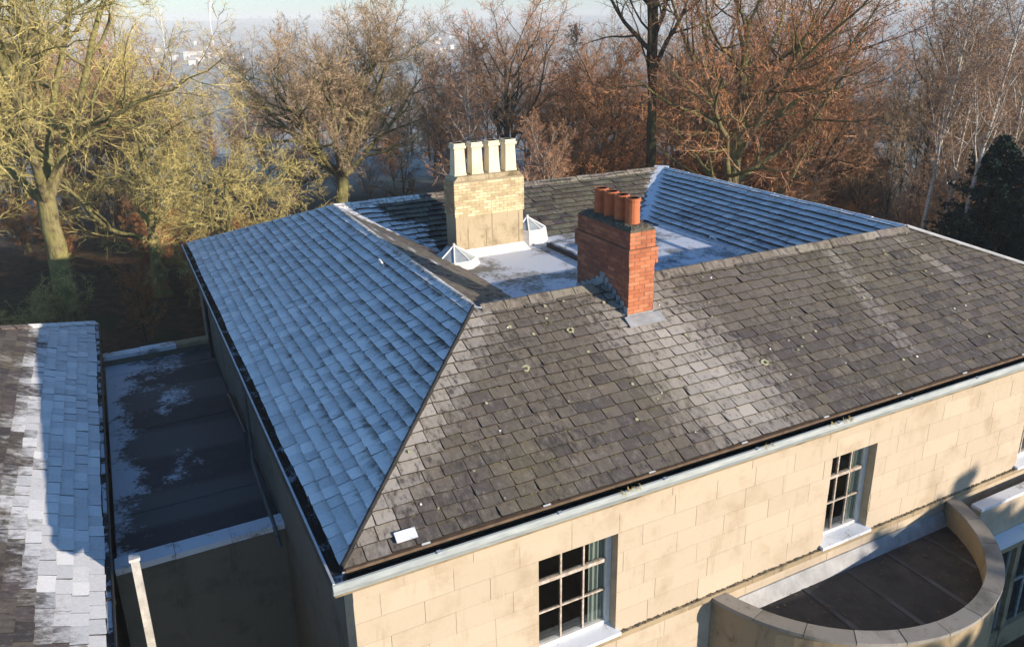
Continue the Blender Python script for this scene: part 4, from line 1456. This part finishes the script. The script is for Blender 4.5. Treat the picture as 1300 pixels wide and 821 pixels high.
place('beech_tree', make_tree(24, 21, .34, .6, (.22, 1.0), 14, (25, 65), .44, 10, 9, 8, 2, (.05, .05, .04, .03), (.12, .14, .13, .13), tw=.009, leaves=12000, leaf=.036, bark='bark_dark', twig='twig_red'), x, y,
      'brown bare beech with fine upswept twigs right of the great beech')
low_oak = make_tree(62, 7.5, .14, .6, (.15, 1.0), 13, (40, 85), .5, 9, 9, 8, 1, (.02, .01, -.01, -.02), (.2, .25, .27, .28), .008, bark='bark_oak', twig='twig_oak', leaves=14000, leaf=.026, lf='twig_oak')
for u, d, sc, lab in ((-5, 30, .75, 'low mossy tree left of the forked oak trunk'),):
    x, y = spot(u, d)
    place('mossy_tree', low_oak, x, y, lab, u * .7, sc, 'low mossy trees under the oaks')
# birches on the right
bp = [make_tree(30 + i, 17, .105, .95, (.40, 1.0), 18, (18, 40), .22, 9, 8, 7, 1, (.09, .03, -.03, -.06), (.06, .11, .12, .12), .0062, bark='bark_birch', twig='twig_birch', lean=((.06, -.05, .1)[i], 0)) for i in range(3)]
for i, (u, d, sc, lab) in enumerate(((1172, 36, 1.0, 'white-stemmed birch, leftmost and straightest of the birches at right'),
                                     (1200, 37, .86, 'short white birch between the two tall birches at right'),
                                     (1218, 35, 1.06, 'tallest white birch with forked upper stem at right'),
                                     (1275, 38, .95, 'slanting white birch nearest the right edge above the spruce'))):
    x, y = spot(u, d)
    place('birch_tree', bp[(0, 1, 2, 1)[i]], x, y, lab, (-.5, 2.6, -.5, 3.6)[i], sc, 'birches on the right')
def spruce(seed, H, r):
    rng = np.random.default_rng(seed)
    n = 26
    V, F = tubes(np.stack([np.zeros(n), np.zeros(n), np.linspace(-.3, H, n)], 1)[None], np.linspace(r * .06, .01, n)[None], 7)
    paths = []
    tot = int(H * 20)
    for k in range(tot):
        z = H * (.02 + .98 * k / tot)
        L = r * (1 - z / H) ** .75 * rng.uniform(.65, 1.15) * (1 + .25 * math.sin(z * 6)) + .12
        a = k * 2.399 + rng.normal(0, .25)
        d = np.array([math.cos(a), math.sin(a), rng.uniform(-.30, .05)])
        s = np.linspace(0, 1, 6)[:, None]
        p = np.array([0, 0, z]) + d * L * s + np.array([0, 0, 1]) * (.22 * L * s ** 2.5)
        paths.append(p)
    P = np.array(paths)
    Rr = np.full(P.shape[:2], .012)
    Q, QR = grow(P, Rr, 14, .12, 1, 30, 60, .30, 3, .1, -.06, rng, .8, .45, rmin=.02)
    v1, f1 = ribbons(P, Rr, rng)
    v2, f2 = ribbons(Q, QR * 1.4, rng)
    v3, f3 = leaf_quads(Q, rng, 30000, .075)
    f3 = np.concatenate([f3[:, :3], f3[:, [0, 2, 3]]])
    return [('trunk', mesh_np('trunk', V, F, [M['bark_dark']])), ('crown', mesh_np('crown', *join([(v1, f1), (v2, f2), (v3, f3)]), [M['conifer']]))]
sp = spruce(41, 8.6, 3.6)
for u, d, sc, lab in ((1262, 35, 1.0, 'dark blue-green spruce at the right edge, the tallest of three'), (1222, 34, .66, 'smaller dark spruce left of the tallest one'), (1312, 34, .95, 'dark spruce cut off by the right edge of the view')):
    x, y = spot(u, d)
    place('spruce_tree', sp, x, y, lab, d, sc, 'spruces beside the house')

# the wood behind: copies of a few prototypes
pro = [make_tree(50, 17, .22, .8, (.3, 1.0), 13, (22, 52), .36, 9, 8, 8, 0, (.07, .05, .04, .03), (.12, .14, .13, .13), tw=.0115, bark='bark_dark', twig='twig_brown'),
       make_tree(51, 16, .24, .65, (.25, 1.0), 12, (28, 65), .44, 9, 8, 8, 1, (.05, .05, .04, .03), (.12, .14, .13, .13), tw=.0115, bark='bark_dark', twig='twig_red', leaves=9000, leaf=.045),
       make_tree(52, 14, .13, .92, (.2, 1.0), 18, (16, 40), .28, 8, 8, 7, 0, (.08, .04, .0, -.02), (.12, .14, .13, .13), tw=.0085, bark='bark_dark', twig='twig_beech'),
       make_tree(53, 9, .10, .7, (.08, 1.0), 16, (25, 65), .5, 8, 8, 8, 0, (.03, .03, .0, -.01), tw=.009, bark='bark_dark', twig='twig_brown', leaves=22000, leaf=.04),
       make_tree(54, 8, .08, .7, (.05, 1.0), 18, (15, 50), .55, 8, 8, 8, 1, (.06, .05, .03, .02), (.12, .14, .13, .13), tw=.0078, bark='bark_dark', twig='twig_birch')]
LOOK = ('tall grey-brown bare tree', 'round-headed russet bare tree', 'slender upright bare tree', 'low copper-leaved bush', 'low grey-brown twiggy thicket')
KIND = ('woodland_tree', 'woodland_tree', 'slender_tree', 'woodland_bush', 'woodland_bush')
rng = random.Random(5)
def wood(n, u0, u1, d0, d1, kinds, s0, s1, where):
    for k in range(n):
        u = u0 + (u1 - u0) * (k + rng.random()) / n
        d = rng.uniform(d0, d1)
        x, y = spot(u, d)
        q = rng.choice(kinds)
        sc = rng.uniform(s0, s1) * (.70 if 1040 < u < 1160 and d > 38 else 1)
        place(KIND[q], pro[q], x, y, LOOK[q] + ' ' + where, rng.uniform(0, 6.3), sc, (LOOK[q] + 's ').replace('bushs', 'bushes') + where)
wood(46, 850, 1420, 48, 84, (0, 1, 2, 2, 0), .72, .98, 'in the dense wood at right')
wood(26, 545, 900, 54, 100, (0, 1, 1), .55, .86, 'in the wood behind the chimneys')
wood(30, 150, 570, 75, 150, (0, 1, 2), .42, .64, 'in the hazy park beyond the broad beech')
wood(22, 230, 580, 60, 120, (4, 3, 4), .35, .6, 'along the frosty field beyond the beech')
wood(24, -80, 200, 46, 75, (0, 2, 1), .75, 1.0, 'behind the huge oak')
wood(16, -60, 330, 44, 62, (3,), .3, .5, 'under the mossy oaks')
wood(36, 690, 1110, 42, 58, (3, 3, 4), .5, .9, 'behind the right-hand ridge')
wood(32, 1040, 1370, 39, 56, (4, 2, 4, 0), .55, .85, 'around the white birches')
wood(12, 1150, 1420, 33, 39, (4, 4), .4, .6, 'beside the dark spruces')
wood(12, 150, 330, 34, 50, (3,), .28, .45, 'in the shade beyond the flat roof')

# evergreens south-east of the house, out of the view, that shade the bow
hol = make_tree(70, 10.3, .22, .8, (.06, 1.0), 26, (45, 85), .26, 9, 8, 6, 0, (.02, .03, .02, .0), tw=.012, leaves=34000, leaf=.15, bark='bark_dark', twig='twig_brown', lf='ivy', tf=.35)
hol_top = max(v.co.z for nm, me in hol for v in me.vertices)
for i, (wx, h, lab) in enumerate(((8.9, 10.0, 'evergreen at the left end of the row on the lawn'), (11.0, 10.25, 'evergreen second from the left in the row on the lawn'), (13.1, 10.1, 'evergreen left of the middle in the row on the lawn'),
                                  (15.2, 10.4, 'evergreen right of the middle in the row on the lawn'), (17.3, 10.2, 'evergreen second from the right in the row on the lawn'), (19.4, 10.4, 'evergreen at the right end of the row on the lawn'))):
    x, y = wx + 14.8, -21.4
    place('evergreen_tree', hol, x, y, lab, i * 1.7, h / hol_top, 'evergreens on the lawn')

for i, (x, y, sc, lab) in enumerate(((42, -44, 1.0, 'bare tree on the far side of the lawn, the nearer to the bow'), (52, -42, .95, 'bare tree on the far side of the lawn, the farther from the bow'))):
    place('lawn_tree', pro[0], x, y, lab, i * 2.0, sc, 'bare trees beyond the lawn')
for i, (x, y, sc, lab) in enumerate(((40, -4.5, 1.05, 'evergreen beyond the right gable, nearest the house'), (45, -1, 1.15, 'evergreen beyond the right gable, second from the house'), (50.5, 3, 1.1, 'evergreen beyond the right gable, third from the house'), (57, 7, 1.2, 'evergreen beyond the right gable, farthest from the house'), (49, -8, 1.2, 'evergreen beyond the right gable, behind the others'))):
    place('evergreen_tree', hol, x, y, lab, i * 2.3, sc, 'evergreens beyond the right gable')

# far woods: nobody could count them
def far_wood():
    rg = np.random.default_rng(9)
    N = 5200
    th = np.radians(rg.uniform(20, 108, N))
    d = 190 * (5000 / 190) ** (rg.random(N) ** .8)
    x, y = CAM.x + d * np.cos(th), CAM.y + d * np.sin(th)
    cl = np.sin(x * .013 + 1) * np.cos(y * .011) + .6 * np.sin(x * .004 - y * .006) + .5 * np.sin(x * .03 + y * .02)
    keep = cl > .05
    x, y, d = x[keep], y[keep], d[keep]
    N = len(x)
    h = rg.uniform(6, 12, N)
    wd = h * rg.uniform(.28, .45, N)
    q = 46                                     # little upright sprays that make up each crown
    z = rg.random((N, q)) ** .8
    rad = np.sqrt(np.clip(1 - (2 * z - .9) ** 2, .05, 1)) * np.sqrt(rg.random((N, q)))
    a = rg.uniform(0, 6.283, (N, q))
    c = np.stack([x[:, None] + wd[:, None] * rad * np.cos(a), y[:, None] + wd[:, None] * rad * np.sin(a), terrain_h(x, y)[:, None] + h[:, None] * (.12 + .85 * z)], -1)
    sz = (h[:, None] * .10 * rg.uniform(.6, 1.5, (N, q)))[..., None] * (1 + d / 2500)[:, None, None]
    t1 = nrmz(rg.normal(size=(N, q, 3)) * [1, 1, .6])
    t2 = nrmz(rg.normal(size=(N, q, 3)) + [0, 0, 1.2])
    V = np.stack([c - t1 * sz * .8, c + t1 * sz * .8, c + t2 * sz * 1.5], 2).reshape(-1, 3)
    F = np.arange(len(V)).reshape(-1, 3)
    tt = NT('far_wood')
    c = tt.ramp(tt.noise(.02, 4, .7), [(.3, (.16, .11, .08)), (.45, (.26, .19, .13)), (.58, (.18, .135, .10)), (.7, (.07, .095, .055))])
    m = tt.done(c, .95, .1)
    tag(link('far_wood', mesh_np('far_wood', V, F, [m])), kind='stuff')
far_wood()

# ------------------------------------------------------------------ the far valley: houses, stacks and plumes
whites = simple('far_white_walls', (.70, .68, .64), (.80, .78, .74), .05, .8, .2, 0)
roofm = simple('far_grey_roofs', (.20, .18, .18), (.40, .38, .37), .05, .8, .2, 0)
def far_house(x, y, w, d, h, rz, label, group=None, name='valley_house', cat='house'):
    z = gh(x, y)
    t = MB()
    t.box(-w / 2, w / 2, -d / 2, d / 2, -1, h, mi=0)
    t.add([(-w / 2 - .3, -d / 2 - .3, h), (w / 2 + .3, -d / 2 - .3, h), (w / 2 + .3, d / 2 + .3, h), (-w / 2 - .3, d / 2 + .3, h), (-w / 2, 0, h + d * .38), (w / 2, 0, h + d * .38)],
          [(0, 1, 5, 4), (2, 3, 4, 5), (1, 2, 5), (3, 0, 4)], mi=1)
    o = t.build(name, [whites, roofm])
    o.location = (x, y, z)
    o.rotation_euler = (0, 0, rz)
    return tag(o, label, cat, group)
def far_spot(u, v):
    "where the sight line through (u, v) meets the land"
    for d in np.geomspace(120, 5500, 400):
        p = px_at(u, v, d)
        if p[2] < gh(p[0], p[1]):
            return p
    return px_at(u, v, 5000)
rg = random.Random(3)
p = far_spot(247, 76)
for k, (dx, w, h) in enumerate(((0, 26, 11), (30, 18, 8), (-24, 14, 7))):
    far_house(p[0] + dx, p[1] + k * 8, w, 11, h, -.4, ('long white block, the largest building in the far valley at left', 'white block right of the largest building in the far valley', 'small white block left of the largest building in the far valley')[k], 'white blocks in the valley at left', 'white_building', 'building')
for k in range(46):
    u = rg.choice((rg.uniform(495, 610), rg.uniform(500, 600), rg.uniform(195, 330), rg.uniform(1060, 1130)))
    v = rg.uniform(38, 72) if u > 400 else rg.uniform(52, 92)
    p = far_spot(u, v)
    far_house(p[0], p[1], rg.uniform(8, 15), 8, rg.uniform(4.5, 6.5), rg.uniform(0, 3.1), 'small pale house among the trees of the far valley', 'houses of the far valley')
steam = simple('steam', (.8, .8, .8), (.9, .9, .9), .01, 1, 0, 0)
for u, v, hs, hp, lean, lab in ((270, 52, 40, 38, 5, 'thin tall factory stack under the taller white plume'), (207, 44, 24, 13, 1.5, 'thin factory stack under the short white plume at left')):
    p = px_at(u, v, 1500)
    z = gh(p[0], p[1])
    zt = px_at(u, v - 22, 1500)[2]
    mb = MB().bar((0, 0, -1), (0, 0, zt - z), 1.5, 10, 1.0)
    o = mb.build('factory_stack', whites)
    o.location = (p[0], p[1], z)
    tag(o, lab, 'chimney', 'factory stacks in the far haze')
    K = 12
    prof = [(.9 + 4.2 * (i / K) ** 1.3 * (1 + .25 * math.sin(i * 2.2)), hp * i / K) for i in range(K)] + [(.5, hp)]
    pm = MB()
    P, F = [], []
    n = 10
    for (r, h) in prof:
        for i in range(n):
            a = 2 * math.pi * i / n
            q = r * rg.uniform(.75, 1.2)
            P.append((q * math.cos(a) + lean * (h / hp) ** 1.5, q * math.sin(a), h))
    for j in range(len(prof) - 1):
        F += [(j * n + i, j * n + (i + 1) % n, (j + 1) * n + (i + 1) % n, (j + 1) * n + i) for i in range(n)]
    po = link('steam_plume', mesh_np('steam_plume', np.array(P), F, [steam], smooth=True))
    po.location = (p[0], p[1], zt + 2)
    tag(po, 'steam rising in the far haze', None, None, 'stuff')
# lattice mast
p = px_at(1098, 60, 900)
z = gh(p[0], p[1])
mt = thing('lattice_mast', 'pale lattice mast in the blue haze above the wood at right', 'mast', (p[0], p[1], z))
H = px_at(1098, 14, 900)[2] - z
mb = MB()
for sx, sy in ((1, 1), (1, -1), (-1, 1), (-1, -1)):
    mb.bar((sx * 3, sy * 3, 0), (sx * .4, sy * .4, H), .22, 4)
for i in range(14):
    a, b = i / 14, (i + 1) / 14
    ra, rb = 3 - 2.6 * a, 3 - 2.6 * b
    for (p0, p1) in (((-1, -1), (1, -1)), ((1, -1), (1, 1)), ((1, 1), (-1, 1)), ((-1, 1), (-1, -1))):
        mb.bar((p0[0] * ra, p0[1] * ra, a * H), (p1[0] * rb, p1[1] * rb, b * H), .13, 4)
mb.build('lattice', M['white'], mt)
for k in (.72, .84, .95):
    MB().box(-9 * (1.3 - k), 9 * (1.3 - k), -.25, .25, k * H, k * H + .5).build('cross_arm', M['white'], mt)

# ------------------------------------------------------------------ haze
hz = NT('haze')
hz.t.nodes.remove(hz.b)
pv = hz.n('ShaderNodeVolumePrincipled')
pv.inputs['Color'].default_value = (.93, .975, 1.0, 1)
pv.inputs['Density'].default_value = .00045
pv.inputs['Anisotropy'].default_value = -.15
hz.link(pv.outputs[0], hz.t.nodes['Material Output'].inputs['Volume'])
hb = MB().box(-6600, 6600, -6600, 6600, -60, 58)
tag(hb.build('haze', hz.m), kind='stuff')
